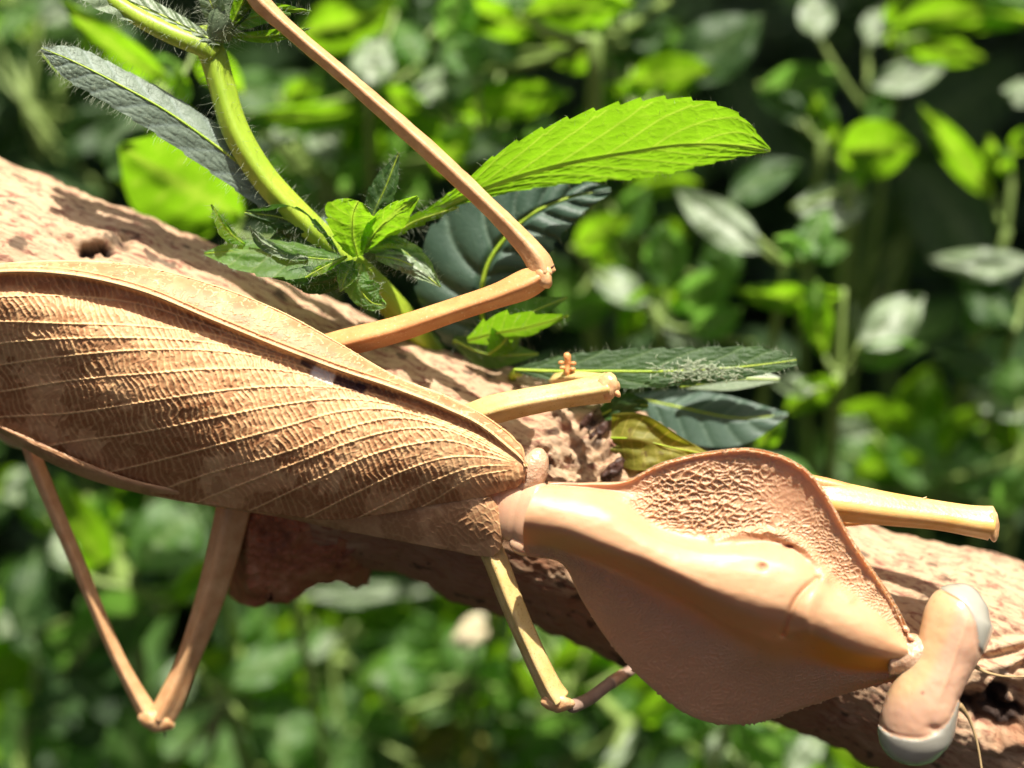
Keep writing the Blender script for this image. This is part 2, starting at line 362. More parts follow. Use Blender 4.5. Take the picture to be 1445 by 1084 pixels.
# ------------------------------------------------------------------ leaves
def leaf_grid(mid, wl, wr, sl=0.0, sr=0.0, n=60, m=16, teeth=0, tooth=0.05, quilt=0.0, nv=8, wave=0.0, seed=0, cup=0.0, lean=0.9, cross=False):
    """mid [(x,y,w)]; wl/wr half widths in px at even stations (left / right of the direction of growth);
    sl/sr rise of each half blade towards the camera per unit of width"""
    c = spline(mid, n); s = np.linspace(0, 1, n)
    L = spline(np.asarray(wl, float)[:, None], n)[:, 0]; R = spline(np.asarray(wr, float)[:, None], n)[:, 0]
    d = np.gradient(c[:, :2], axis=0); d /= np.maximum(np.linalg.norm(d, axis=1, keepdims=True), 1e-6)
    perp = np.stack([d[:, 1], -d[:, 0]], -1)       # left of travel in picture terms (y grows down)
    t = np.linspace(-1, 1, 2 * m + 1); S, T = np.meshgrid(s, t, indexing='ij')
    W = np.where(T < 0, L[:, None], R[:, None]) * np.abs(T)
    if teeth:
        ph = (s * teeth) % 1.0; tt = 1 + tooth * (ph - 0.6); W = W * (1 + (tt[:, None] - 1) * np.abs(T) ** 3)
    sg = -np.sign(T)
    X = c[:, 0][:, None] + perp[:, 0][:, None] * W * sg; Y = c[:, 1][:, None] + perp[:, 1][:, None] * W * sg
    sl = spline(np.asarray(sl, float)[:, None], n)[:, 0] if np.ndim(sl) else np.full(n, sl)
    sr = spline(np.asarray(sr, float)[:, None], n)[:, 0] if np.ndim(sr) else np.full(n, sr)
    Z = c[:, 2][:, None] + np.where(T < 0, sl[:, None], sr[:, None]) * W / 100 - cup * (W / 100) ** 2
    ph = S * nv - np.abs(T) * lean; fr = ph - np.floor(ph); dv = np.minimum(fr, 1 - fr) / nv
    vein = np.maximum(np.exp(-(dv / 0.006) ** 2) * (np.abs(T) < 0.93), np.exp(-(W / 3.0) ** 2))
    if quilt:
        q = np.abs(np.sin(math.pi * fr)) ** 0.5
        if cross:
            f1, f2, _ = worley(S * nv * 2.4 + seed, np.abs(T) * 4.5, seed); e = sstep(0.0, 0.3, f2 - f1)
            q = q * (0.45 + 0.55 * e); vein = np.maximum(vein, 0.22 * (1 - sstep(0, 0.12, f2 - f1)) * (np.abs(T) < .97))
        Z = Z + quilt * q * sstep(0, 0.12, np.abs(T)) 
    if wave: Z = Z + wave * np.sin(S * 9 + seed) * T * T + wave * fbm(S * 3, T * 2, 0.0, 2, seed)
    g = P(np.stack([X, Y, Z], -1).reshape(-1, 3)).reshape(n, 2 * m + 1, 3)
    return g, vein, c
def hero_leaf(parent, kind, mid, wl, wr, sl=0.0, sr=0.0, rib=2.6, ribmat=None, hair=0, hlen=0.16, label=None, **kw):
    g, vein, c = leaf_grid(mid, wl, wr, sl, sr, **kw)
    o = sheet('leaf', g, LM[kind], parent, {'vein': vein}, label=label)
    k = len(c); cc = c.copy(); cc[:, 2] += 0.012 if rib < 4 else 0.05
    r = np.linspace(rib, 0.7, k) / 100
    v, f = ring_tube(P(cc), r, 6); mesh('midrib', v, f, ribmat or M_stem, o)
    if hair:
        nn = face_cam(grid_normals(g)); n, m2 = g.shape[:2]
        ei = rng.integers(2, n - 1, hair); side = rng.integers(0, 2, hair); ej = np.where(side, m2 - 1, 0)
        inner = np.where(side, m2 - 3, 2); roots = g[ei, ej]; out = roots - g[ei, inner]; out /= np.maximum(np.linalg.norm(out, axis=1, keepdims=True), 1e-6)
        k2 = hair; i2 = rng.integers(2, n - 1, k2); j2 = rng.integers(1, m2 - 1, k2)
        hairs('leaf_hair', np.concatenate([roots, g[i2, j2]]), np.concatenate([out * 1.2 + nn[ei, ej] * 0.5, nn[i2, j2] + 0.5 * UPV]), hlen, 0.0042, M_hair, o)
    return o

# ------------------------------------------------------------------ branch
def build_branch():
    t = thing('branch', 'thick pinkish tan branch running diagonally beneath the brown mantis', 'branch', (-250, 330, -2.1))
    NX, NT = 900, 300
    xs = np.linspace(-420, 1800, NX)
    top = curve1(xs, [(-420, 60), (-200, 142), (0, 228), (130, 280), (290, 345), (430, 410), (520, 452), (600, 481), (700, 508), (745, 524), (790, 556), (860, 575), (900, 598), (1000, 637), (1100, 690), (1200, 726), (1300, 750), (1350, 758), (1445, 803), (1600, 862), (1800, 940)])
    bot = curve1(xs, [(-420, 430), (-200, 500), (0, 565), (200, 640), (330, 705), (450, 785), (512, 823), (560, 821), (610, 828), (700, 868), (760, 888), (860, 925), (900, 945), (1000, 986), (1080, 1016), (1200, 1062), (1300, 1105), (1445, 1160), (1800, 1300)])
    top = top + 3 * fbm(xs / 30, 0 * xs, 0.0, 3, 11); bot = bot + 5 * fbm(xs / 35, 0 * xs + 4, 0.0, 3, 12)
    cy = (top + bot) / 2; ry = (bot - top) / 2; rw = ry / 100 * 0.90; cw = np.full(NX, -2.15)
    th = np.linspace(0, 2 * math.pi, NT, endpoint=False)      # 0 = top edge, pi/2 = towards camera
    X = np.repeat(xs[:, None], NT, 1) + (-np.cos(th) * 30)[None] * 0
    Y = cy[:, None] - ry[:, None] * np.cos(th)[None]; W = cw[:, None] + rw[:, None] * np.sin(th)[None]
    # skew the rings so they stand square to the limb
    X = X + np.cos(th)[None] * ry[:, None] * 0.38; Y = Y + np.cos(th)[None] * ry[:, None] * 0.38 * 0.40
    g = P(np.stack([X, Y, W], -1).reshape(-1, 3)).reshape(NX, NT, 3)
    n = grid_normals(g); c = np.stack([xs, cy, cw], -1); cc = P(c)[:, None]
    n = np.where(((g - cc) * n).sum(-1, keepdims=True) < 0, -n, n)
    a = xs[:, None] / 100 + 0 * th[None]; q = th[None] * 1.7 + 0 * a
    GA, GB, GC = a * .9 + 0 * th[None], np.cos(th)[None] * 5.0 + 0 * a, np.sin(th)[None] * 5.0 + 0 * a
    cx, cyy = np.cos(th)[None] * 1.7 + 0 * a, np.sin(th)[None] * 1.7 + 0 * a
    h = 0.035 * fbm(a * 0.9, cx * 1.1, cyy * 1.1, 3, 21)
    w1 = fbm(a * 1.5 + 0.6 * fbm(a * 1.5, cx * 2, cyy * 2, 2, 31), cx * 7, cyy * 7, 4, 23)
    h += 0.020 * np.abs(w1) + 0.010 * fbm(a * 4, cx * 20, cyy * 20, 3, 25)
    fl = fbm(a * 3.2, cx * 6.5, cyy * 6.5, 3, 41); h += 0.018 * sstep(0.10, 0.15, fl) - 0.015 * sstep(0.45, 0.5, fl)   # flaking patches
    # rough knot with old buds, right of the straw leg
    def near(x, y, rx, ry_): return np.exp(-(((X - x) / rx) ** 2 + ((Y - y) / ry_) ** 2)) * (np.sin(th)[None] > -0.1)
    kn = near(850, 625, 95, 70); h += kn * (0.20 * fbm(a * 6, cx * 12, cyy * 12, 4, 51) + 0.06)
    for (x, y, r, d) in ((845, 612, 12, .14), (862, 664, 16, .13), (832, 590, 10, .10), (880, 640, 14, .12), (812, 648, 10, .08)): h += near(x, y, r, r) * d
    ox, oy = X.copy(), Y.copy(); X = X + 16 * fbm(ox / 26, oy / 26, 0.0, 3, 91); Y = Y + 11 * fbm(ox / 22, oy / 22, 0.0, 3, 92)
    hole = near(136, 351, 33, 12) + near(1402, 998, 46, 30) * 1.2
    swirl = near(1402, 998, 60, 44) * np.sin(np.hypot((X - 1420) / 5.5, (Y - 985) / 4.5)) * 0.13; X, Y = ox, oy
    h += swirl
    h -= 0.50 * np.clip(hole, 0, 1) ** 1.5
    rim = near(1405, 1000, 78, 58); h += 0.12 * rim * (0.6 + 0.8 * np.sin(np.hypot((X - 1405) / 9, (Y - 1000) / 7)))
    rim2 = near(150, 350, 60, 28); h += 0.05 * rim2
    h += 0.12 * near(1440, 930, 70, 30) * np.sin(Y / 4 + X / 15)
    g = g + n * h[..., None]
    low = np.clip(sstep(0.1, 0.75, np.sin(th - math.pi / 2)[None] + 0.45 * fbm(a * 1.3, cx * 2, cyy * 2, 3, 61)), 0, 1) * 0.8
    bark_dark = np.clip(sstep(0.25, 0.6, hole) + 0.55 * kn * sstep(-0.1, 0.3, fbm(a * 7, cx * 9, cyy * 9, 3, 71)) + 0.75 * sstep(0.62, 0.8, fbm(a * 3.5, cx * 5, cyy * 5, 3, 81)), 0, 1)  # darker in the hollows, patchy on the knot and in random spots
    f = grid_faces(NX, NT, True)
    ca = np.array([NX * NT, NX * NT + 1]); e = np.arange(NT); e2 = (e + 1) % NT
    v = np.concatenate([g.reshape(-1, 3), P(c[:1]), P(c[-1:])])
    z2 = [0, 0]
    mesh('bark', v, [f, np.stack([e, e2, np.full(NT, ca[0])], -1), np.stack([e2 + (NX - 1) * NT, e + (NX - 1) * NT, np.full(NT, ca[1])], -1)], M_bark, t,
         {'ga': np.concatenate([GA.ravel(), z2]), 'gb': np.concatenate([GB.ravel(), z2]), 'gc': np.concatenate([GC.ravel(), z2]), 'low': np.concatenate([low.ravel(), z2]), 'bark_dark': np.concatenate([bark_dark.ravel(), z2])})
    # loose red bark flap under the wing
    nx, ny = 150, 90
    fx = np.linspace(322, 520, nx); ft = np.interp(fx, [322, 360, 520], [735, 700, 725]); fb = curve1(fx, [(322, 838), (335, 850), (380, 853), (410, 850), (432, 834), (470, 822), (500, 827), (520, 826)]) + 2 * fbm(fx / 9, 0 * fx, 0.0, 3, 5)
    u = np.linspace(0, 1, ny); FX = np.repeat(fx[:, None], ny, 1) + (16 * (1 - u) * 1.0)[None] * (fx[:, None] < 360) * (1 - (fx[:, None] - 322) / 38); FY = ft[:, None] * (1 - u) + fb[:, None] * u
    FW = -0.95 - 0.95 * u[None] ** 2.2 - 0.5 * (1 - sstep(322, 350, fx))[:, None] - 0.55 * sstep(478, 520, fx)[:, None] + 0.10 * fbm(FX / 38, FY / 26, 0.0, 4, 9) + 0.05 * np.abs(fbm(FX / 13, FY / 9, 0.0, 3, 19))
    sheet('bark_flap', P(np.stack([FX, FY, FW], -1).reshape(-1, 3)).reshape(nx, ny, 3), M_flap, t, thick=0.35)
    # buds and scraps on the knot
    for i, (x, y, r, w) in enumerate(((846, 608, 11, -.98), (866, 662, 13, -.62), (828, 592, 9, -1.0))):
        blob((x, y, w), (r * 1.2, r * .8, r), M_hole, 'bud_scar', t, rot=-0.9, n=24, m=16, bump=.7, freq=7)
    return t
build_branch()

# ------------------------------------------------------------------ mantis
mantis = thing('praying_mantis', 'brown and peach mantis with a broad leaf-like shield, lying along the branch', 'mantis', (700, 760, -0.3))
def build_wing():
    NX, NY = 900, 330
    a = np.linspace(0, 1, NX); xs = -330 + 1073 * (1 - (1 - a) ** 1.12)
    yT = curve1(xs, [(-330, 478), (-250, 430), (-100, 391), (0, 372), (90, 367), (180, 372), (280, 395), (400, 441), (480, 485), (560, 531), (640, 563), (700, 598), (726, 620), (738, 637), (743, 658)])
    yB = curve1(xs, [(-330, 488), (-250, 520), (-120, 558), (0, 606), (50, 638), (100, 662), (200, 693), (300, 713), (400, 727), (470, 734), (530, 727), (620, 711), (690, 699), (718, 690), (736, 681), (742, 670), (743, 658)])
    yR = curve1(xs, [(-330, 482), (-250, 442), (-100, 402), (0, 384), (100, 388), (200, 411), (300, 452), (400, 493), (480, 523), (550, 546), (630, 577), (680, 602), (715, 630), (735, 648), (743, 658)])
    wC = curve1(xs, [(-330, .0), (0, .36), (200, .40), (450, .45), (640, .55), (743, .6)])
    wR = curve1(xs, [(-330, .1), (0, .70), (200, .80), (400, .79), (470, .77), (600, .80), (743, .62)])
    F = np.array([0, .05, .15, .35, .6, .85, 1.0]); kx = np.array([-330, 0, 200, 400, 600, 743])
    K = np.array([[.1, .1, .12, .12, .1, .05, .0], [.46, .48, .64, .46, -.02, -.45, -.65], [.50, .52, .70, .78, .52, -.04, -.46],
                  [.60, .63, .76, .85, .78, .44, .08], [.60, .61, .72, .80, .74, .50, .30], [.61, .62, .62, .63, .62, .6, .55]])
    na = 66; u = np.linspace(0, 1, NY)
    Fr = np.where(np.arange(NY) < na, np.arange(NY) / na, 1 + (np.arange(NY) - na) / (NY - 1 - na))   # 0-1 costal, 1-2 disc
    X = np.repeat(xs[:, None], NY, 1)
    cost = Fr < 1; fc = np.clip(Fr, 0, 1); fd = np.clip(Fr - 1, 0, 1)
    Y = np.where(cost[None], yT[:, None] + (yR - yT)[:, None] * fc[None], yR[:, None] + (yB - yR)[:, None] * fd[None])
    rows = np.array([curve1(fd, list(zip(F, K[i]))) for i in range(6)])       # (6,NY)
    disc = np.array([curve1(xs, list(zip(kx, rows[:, j]))) for j in range(NY)]).T
    cst = wC[:, None] + (wR - wC)[:, None] * (fc ** 0.75)[None] + 0.04 * np.sin(math.pi * fc)[None]
    step = np.exp(-(fd * (yB - yR)[:, None] / 4.0) ** 2)                       # the ridge falls off within a few px
    W = np.where(cost[None], cst, disc + (wR[:, None] - disc) * step)
    W = W + 0.018 * fbm(X / 70, Y / 40, 0.0, 2, 3)
    # long veins of the disc
    V = [
     [(-330,480),(0,419),(100,418),(200,429),(300,462),(400,499),(480,527),(630,581),(743,658)],
     [(-330,481),(0,454),(100,457),(200,460),(300,472),(400,503),(480,530),(630,583),(743,658)],
     [(-330,482),(-100,505),(0,485),(100,478),(200,477),(300,484),(400,506),(480,533),(630,585),(743,658)],
     [(-330,484),(-100,530),(0,515),(100,502),(200,494),(300,495),(400,510),(480,536),(630,587),(743,658)],
     [(-330,485),(-100,565),(0,553),(100,537),(200,528),(300,521),(400,523),(480,540),(630,589),(743,658)],
     [(-330,486),(-100,598),(0,589),(100,583),(200,568),(300,553),(400,545),(480,548),(550,562),(630,592),(700,625),(743,658)],
     [(-330,487),(0,640),(100,624),(200,610),(300,590),(400,571),(480,563),(550,570),(630,596),(700,628),(743,658)],
     [(-330,488),(0,690),(100,678),(200,656),(300,630),(400,603),(480,581),(550,578),(630,600),(700,631),(743,658)],
     [(-330,489),(100,725),(200,700),(300,667),(415,634),(500,601),(560,590),(630,603),(700,634),(743,658)],
     [(-330,490),(200,740),(300,700),(440,645),(500,622),(566,606),(632,608),(699,637),(743,658)],
     [(-330,491),(300,740),(450,675),(516,645),(583,627),(632,622),(682,636),(743,658)],
     [(-330,492),(400,745),(506,694),(566,666),(632,646),(682,645),(743,658)],
     [(-330,493),(450,755),(553,708),(616,677),(666,660),(715,657),(743,658)],
     [(-330,494),(540,745),(616,704),(666,674),(715,664),(743,658)]]
    VY = np.array([curve1(xs, v) for v in V])
    VY = np.sort(VY, axis=0)
    lane = np.zeros(X.shape); dv = np.full(X.shape, 99.0)
    allv = np.concatenate([yR[None], VY, (np.maximum(yB, VY[-1]) + 25)[None]])
    for k in range(len(allv) - 1):
        lo, hi = allv[k][:, None], allv[k + 1][:, None]; ins = (Y >= lo) & (Y < hi)
        lane = np.where(ins, k + (Y - lo) / np.maximum(hi - lo, 0.5), lane)
    slope = np.gradient(VY, axis=1) / np.gradient(xs)[None]
    for k in range(len(V)):
        d = np.abs(Y - VY[k][:, None]) / np.sqrt(1 + slope[k][:, None] ** 2); vend = [420, 400, 430, 470, 540, 640][k] if k < 6 else 735
        dv = np.minimum(dv, d + 6 * sstep(vend - 30, vend + 30, X))
    # cross veins: cells narrow along the wing, long across it
    xx = X / 8.2 + 0.9 * fbm(X / 22, Y / 22, 0.0, 2, 7) + (Y / 16.0)
    gap = np.clip(Y * 0 + (allv[1:] - allv[:-1]).mean(0)[:, None], 6, 40)
    f1, f2, cid = worley(xx, Y / 19.0 + 0.5 * noise(X / 30, Y / 30, 0.0, 9), 4, 0.85); lk = np.floor(lane)
    phx = (X - 0.42 * Y) / 9.2 + 0.62 * fbm(X / 38, Y / 26, 0.0, 3, 17) + 3.7 * _hash(lk.astype(np.int64), 0 * lk.astype(np.int64), 1, 2); frx = np.abs(phx - np.floor(phx) - .5) * 9.2
    rung = 1.15 * np.exp(-(frx / 1.35) ** 2) * sstep(-.8, -.1, fbm(X / 14, Y / 10, 0.0, 2, 31))
    cross = np.clip(rung + 0.38 * (1 - sstep(0.02, 0.18, f2 - f1)), 0, 1)
    g1, g2, cid2 = worley(X / 13.0 + Y / 30, Y / 8.0, 8, 0.9); cross_c = 1 - sstep(0.03, 0.25, g2 - g1)
    disc_m = (~cost)[None] & (fd[None] * (yB - yR)[:, None] > 3)
    cr = np.where(disc_m, cross, np.where(cost[None], cross_c * 0.0 + 0.9 * (1 - sstep(0.02, 0.085, np.abs(fbm(X / 10 + Y / 22, Y / 5.5, 0.0, 2, 45)))), 0))
    nearbase = sstep(743, 690, X)
    longv = np.exp(-(dv / 1.25) ** 2) * (~cost)[None]
    ridgev = np.exp(-((Y - yR[:, None]) / 2.2) ** 2) + 0.45 * sstep(640, 560, X) * np.exp(-((Y - yR[:, None] + 8) / 1.4) ** 2) + np.exp(-((Y - yT[:, None]) / 2.0) ** 2)
    fade = 1 - 0.35 * sstep(0.45, 0.75, fd[None] - (X - 100) / 2200)
    relief = (0.018 * cr * fade + 0.017 * longv) * nearbase * (1 - .5 * sstep(540, 660, X)) + 0.03 * np.clip(ridgev, 0, 1) * nearbase
    relief = np.where(cost[None], 0.8 * relief + 0.03 * np.clip(ridgev, 0, 1), relief)
    W = W + relief + 0.006 * fbm(X / 9, Y / 6, 0.0, 2, 77) * disc_m
    pat = sstep(0.02, 0.35, fbm(X / 62, Y / 42, 0.0, 4, 13) + 0.55 * (cid - 0.5) + 0.38 * sstep(0.35, 0.8, fd)[None] - 0.10 + 0.15 * sstep(350, 0, X))
    pat = np.where(cost[None], 0.36 + 0.25 * sstep(.5, .8, cid2), np.clip(pat * (0.35 + .5 * sstep(.25, .7, fd)[None]) + .45 * sstep(.12, .22, noise(X / 17, Y / 13, 0.0, 61) * noise(X / 60, Y / 30, 0.0, 62)), 0, 1))
    light = sstep(.5, .75, fbm(X / 26, Y / 20, 0.0, 3, 99))
    vein = np.clip(0.62 * cr * fade + longv * 0.95 + 0.9 * ridgev + 0.28 * light, 0, 1) * (0.55 + 0.45 * sstep(1.0, .5, fd)[None])
    vein = np.where(cost[None], np.clip(1.05 * cr + 0.2 * light + ridgev, 0, 1), vein)
    def along(x0, y0, x1, y1, wd):
        L = math.hypot(x1 - x0, y1 - y0); p = ((X - x0) * (x1 - x0) + (Y - y0) * (y1 - y0)) / L; q = np.abs((X - x0) * (y1 - y0) - (Y - y0) * (x1 - x0)) / L
        return sstep(wd, wd * .55, q) * sstep(-3, 3, p) * sstep(L + 3, L - 3, p)
    stig = along(440, 523, 471, 536, 9.5); dark = along(471, 535, 515, 551, 8) * 0.95 + along(505, 541, 560, 562, 6) * 0.55
    dark = np.clip(dark + 0.75 * along(425, 508, 446, 517, 8), 0, 1) * (1 - stig)
    g = P(np.stack([X, Y, W], -1).reshape(-1, 3)).reshape(NX, NY, 3)
    return sheet('forewing', g, M_wing, mantis, {'vein': vein, 'pat': pat, 'stigma': stig, 'dark': dark}, thick=0.03, label='upper forewing covering the back, net-veined brown with a white spot')
build_wing()
def build_wing2():
    NX, NY = 320, 110; a = np.linspace(0, 1, NX); xs = -200 + 913 * (1 - (1 - a) ** 1.5)
    yT = curve1(xs, [(-200, 520), (0, 600), (200, 680), (400, 700), (550, 690), (650, 688), (688, 700), (703, 716), (711, 735), (713, 750)])
    yB = curve1(xs, [(-200, 530), (0, 611), (60, 648), (110, 671), (200, 697), (300, 715), (400, 731), (480, 748), (560, 763), (640, 778), (680, 785), (698, 783), (708, 770), (713, 752)])
    u = np.linspace(0, 1, NY); X = np.repeat(xs[:, None], NY, 1); Y = yT[:, None] * (1 - u) + yB[:, None] * u
    A = curve1(xs, [(-200, -.5), (200, -.25), (400, -.15), (600, .28), (713, .48)]); B = curve1(xs, [(-200, -.6), (0, -.55), (200, -.6), (400, -.48), (600, -.1), (680, .1), (713, .4)])
    W = A[:, None] + (B - A)[:, None] * u[None] ** 1.6 + 0.05 * np.sin(math.pi * u)[None]
    f1, f2, cid = worley(X / 9 - Y / 20, Y / 18, 14); cr = 1 - sstep(.02, .25, f2 - f1)
    zone = sstep(620, 690, X) * sstep(.75, .4, u)[None]
    lv = np.exp(-((((X + 1.6 * Y) / 17) % 1 - .5) / .12) ** 2) * sstep(600, 660, X)
    W = W + 0.008 * cr + .045 * lv * zone * sstep(-.2, .3, noise(X / 12, Y / 18, 0.0, 5)) - 0.10 * sstep(690, 713, X) ** 2
    vein = np.clip(cr * .25 + lv * .5 * zone + .2, 0, 1)
    sheet('forewing', P(np.stack([X, Y, W], -1).reshape(-1, 3)).reshape(NX, NY, 3), M_wing2, mantis,
          {'vein': vein, 'pat': sstep(.1, .4, fbm(X / 40, Y / 30, 0.0, 3, 5)), 'stigma': 0 * X, 'dark': 0 * X}, thick=0.03, label='lower forewing showing as a rounded tip under the upper one')
build_wing2()
# abdomen and middle thorax: one continuous body
def build_body():
    c = [(-300, 505, -.9), (-100, 520, -1.2), (60, 560, -1.5), (200, 590, -1.4), (400, 630, -1.0), (560, 680, -.55), (650, 705, -.15), (715, 715, .18), (760, 727, .42), (800, 735, .6)]
    r = [30, 66, 86, 84, 74, 50, 42, 46, 46, 38]
    k = 120; p = spline(c, k); rr = spline(np.array(r)[:, None], k)[:, 0] / 100
    rr = rr * (1 - 0.05 * (np.sin(np.arange(k) * 0.9) > 0.75))
    v, f = ring_tube(P(p), rr, 40, None, 0.62)
    z = np.zeros(len(v)); mesh('body', v, f, M_body, mantis, {'amber': z, 'lamella': z, 'spot': z})
build_body()
zz = lambda o: None
def plain_attrs(n): return {'amber': np.zeros(n), 'lamella': np.zeros(n), 'spot': np.zeros(n)}
def body_blob(name, c, ax, rot=0.0, mat=None, **kw):
    n, m = kw.pop('n', 28), kw.pop('m', 20)
    return blob(c, ax, mat or M_body, name, mantis, rot=rot, n=n, m=m, attrs=plain_attrs(n * m), **kw)
body_blob('wing_hinge', (751, 666, .36), (34, 22, 22), -1.2, bump=.12, mat=M_membrane)
body_blob('wing_hinge', (738, 770, .36), (20, 15, 16), 0.5, bump=.15)

def build_pronotum():
    E = [
     [(775,683,.80),(830,684,.80),(880,681,.84),(935,655,.92),(1005,639,.98),(1075,638,1.05),(1145,672,1.12),(1203,765,1.04),(1255,842,.98),(1279,893,.95)],
     [(772,684,.80),(833,687,.78),(888,686,.80),(942,664,.88),(1013,650,.94),(1080,650,.99),(1140,684,1.04),(1195,771,.98),(1250,846,.95),(1279,896,.96)],
     [(768,686,.85),(838,690,.80),(893,697,.80),(955,699,.86),(1030,702,.90),(1095,712,.92),(1148,745,.95),(1190,800,.95),(1245,855,.98),(1279,901,1.0)],
     [(762,688,.96),(824,692,.95),(876,708,.92),(925,740,.92),(990,757,.95),(1062,757,.98),(1128,776,.99),(1172,818,1.0),(1232,862,1.06),(1280,906,1.06)],
     [(752,700,1.12),(812,708,1.16),(862,725,1.20),(915,757,1.22),(980,780,1.24),(1048,788,1.26),(1115,803,1.28),(1158,838,1.30),(1222,874,1.26),(1281,913,1.14)],
     [(744,718,1.20),(803,727,1.27),(856,748,1.31),(912,776,1.34),(978,805,1.36),(1045,825,1.38),(1108,845,1.40),(1150,864,1.40),(1213,893,1.34),(1282,920,1.16)],
     [(739,738,1.18),(797,749,1.24),(850,770,1.27),(913,795,1.29),(982,828,1.30),(1048,856,1.30),(1103,870,1.31),(1145,887,1.31),(1206,914,1.24),(1280,931,1.10)],
     [(738,756,.94),(788,764,.92),(844,783,.90),(909,811,.88),(979,849,.86),(1043,883,.86),(1094,903,.90),(1142,910,.90),(1203,934,.86),(1275,942,.88)],
     [(739,768,.76),(782,774,.64),(837,793,.50),(903,825,.44),(973,864,.40),(1035,905,.38),(1087,930,.40),(1140,933,.46),(1201,947,.56),(1270,949,.74)],
     [(741,778,.64),(786,784,.50),(834,818,.34),(888,865,.22),(945,910,.15),(1010,948,.12),(1078,966,.14),(1136,962,.26),(1200,963,.45),(1266,956,.7)],
     [(743,783,.58),(791,793,.42),(824,840,.15),(864,902,-.08),(917,960,-.20),(986,1008,-.24),(1061,1016,-.20),(1126,996,.0),(1200,974,.30),(1263,959,.6)],
     [(744,785,.56),(793,796,.38),(820,845,.10),(860,907,-.14),(914,966,-.27),(984,1014,-.32),(1061,1021,-.28),(1127,1001,-.06),(1200,977,.26),(1262,961,.58)]]
    E = np.array(E, float); NV, NU = 520, 760
    A = spline(E.transpose(1, 0, 2), NU)           # stations x curves
    G = spline(A.transpose(1, 0, 2), NV).transpose(1, 0, 2)   # NU x NV
    X, Y, W = G[..., 0].copy(), G[..., 1].copy(), G[..., 2].copy()
    ci = np.linspace(0, 11, NV)[None] + 0 * X; si = np.linspace(0, 9, NU)[:, None] + 0 * X
    up = sstep(3.15, 2.6, ci); lowm = sstep(7.6, 8.6, ci); lam = np.clip(up + lowm, 0, 1)
    # net of wrinkles on the lit lobe
    wx = X + 7 * fbm(X / 25, Y / 25, 0.0, 2, 1); wy = Y + 5 * fbm(X / 25, Y / 25, 0.0, 2, 2)
    f1, f2, c1 = worley(wx / 15 + wy / 26, wy / 8.5 - wx / 45, 21, 0.95); net = 1 - sstep(0.0, 0.42, f2 - f1)
    f1, f2, c2 = worley(wx / 6.5, wy / 6.0, 22); net2 = 1 - sstep(0, .4, f2 - f1)
    netmask = up * sstep(0.5, 1.6, ci) * sstep(1.6, 3.0, si)
    smooth_area = np.exp(-(((X - 1115) / 62) ** 2 + ((Y - 700) / 42) ** 2))
    W += netmask * (1 - 0.85 * smooth_area) * (0.034 * net ** 1.2 * sstep(1190, 1060, X) + 0.016 * net2 + 0.012 * fbm(X / 12, Y / 12, 0.0, 2, 6))
    W += lowm * 0.010 * net2 * sstep(11, 9.5, ci)
    # thickened saw-edged rim
    rim = np.exp(-((ci - 0.18) / .28) ** 2) * sstep(1.5, 3, si); W += 0.04 * rim + 0.02 * rim * fbm(X / 5, Y / 5, 0.0, 2, 8)
    saw = (np.exp(-(ci / .10) ** 2) + np.exp(-((11 - ci) / .10) ** 2)) * np.clip(noise(si * 26, si * 0, 0.0, 4), 0, 1) * sstep(1.5, 3, si)
    d = np.sign(ci - 5.5); X += saw * 1.0; Y += d * saw * 3.0
    # the wave fold above the front of the keel, the groove across it, a dimple, and side bulge over the coxa
    def line(pts, wd, amp):
        nonlocal W
        pts = spline(pts, 60); dd = np.full(X.shape, 1e9)
        for q in pts: dd = np.minimum(dd, (X - q[0]) ** 2 + (Y - q[1]) ** 2)
        W = W + amp * np.exp(-dd / wd ** 2)
    line([(1010, 762), (1060, 750), (1105, 757), (1140, 778), (1165, 812), (1200, 845)], 7, 0.06)
    line([(1040, 770), (1080, 764), (1115, 772), (1135, 790)], 6, -0.03)
    line([(1152, 818), (1132, 836), (1119, 855), (1113, 876), (1105, 895)], 5.0, -0.075)
    line([(1165, 815), (1150, 840), (1140, 865), (1138, 885)], 12, 0.06)
    line([(1118, 893), (1140, 893)], 7, 0.05)
    W -= 0.05 * np.exp(-(((X - 1076) / 6) ** 2 + ((Y - 800) / 5) ** 2)); 
    W += 0.18 * np.exp(-(((X - 1075) / 34) ** 2 + ((Y - 922) / 26) ** 2))
    W -= 0.04 * np.exp(-(((X - 1113) / 7) ** 2 + ((Y - 771) / 3) ** 2))
    W += 0.012 * fbm(X / 45, Y / 30, 0.0, 3, 15)
    spot = np.exp(-(((X - 1114) / 8) ** 2 + ((Y - 771) / 3) ** 2)) * 0.9 + 0.5 * np.exp(-(((X - 1075) / 4) ** 2 + ((Y - 801) / 4) ** 2))
    amber = (sstep(6.0, 6.6, ci) * sstep(8.5, 7.4, ci)) * (0.35 + 0.6 * sstep(6.4, 7.6, si)) * sstep(9.3, 8.6, si * 1.0)
    g = P(np.stack([X, Y, W], -1).reshape(-1, 3)).reshape(NU, NV, 3)
    sheet('pronotum_shield', g, M_pron, mantis, {'amber': np.clip(amber, 0, 1), 'lamella': lam * 0.9, 'spot': np.clip(spot, 0, 1)}, thick=0.05)
build_pronotum()

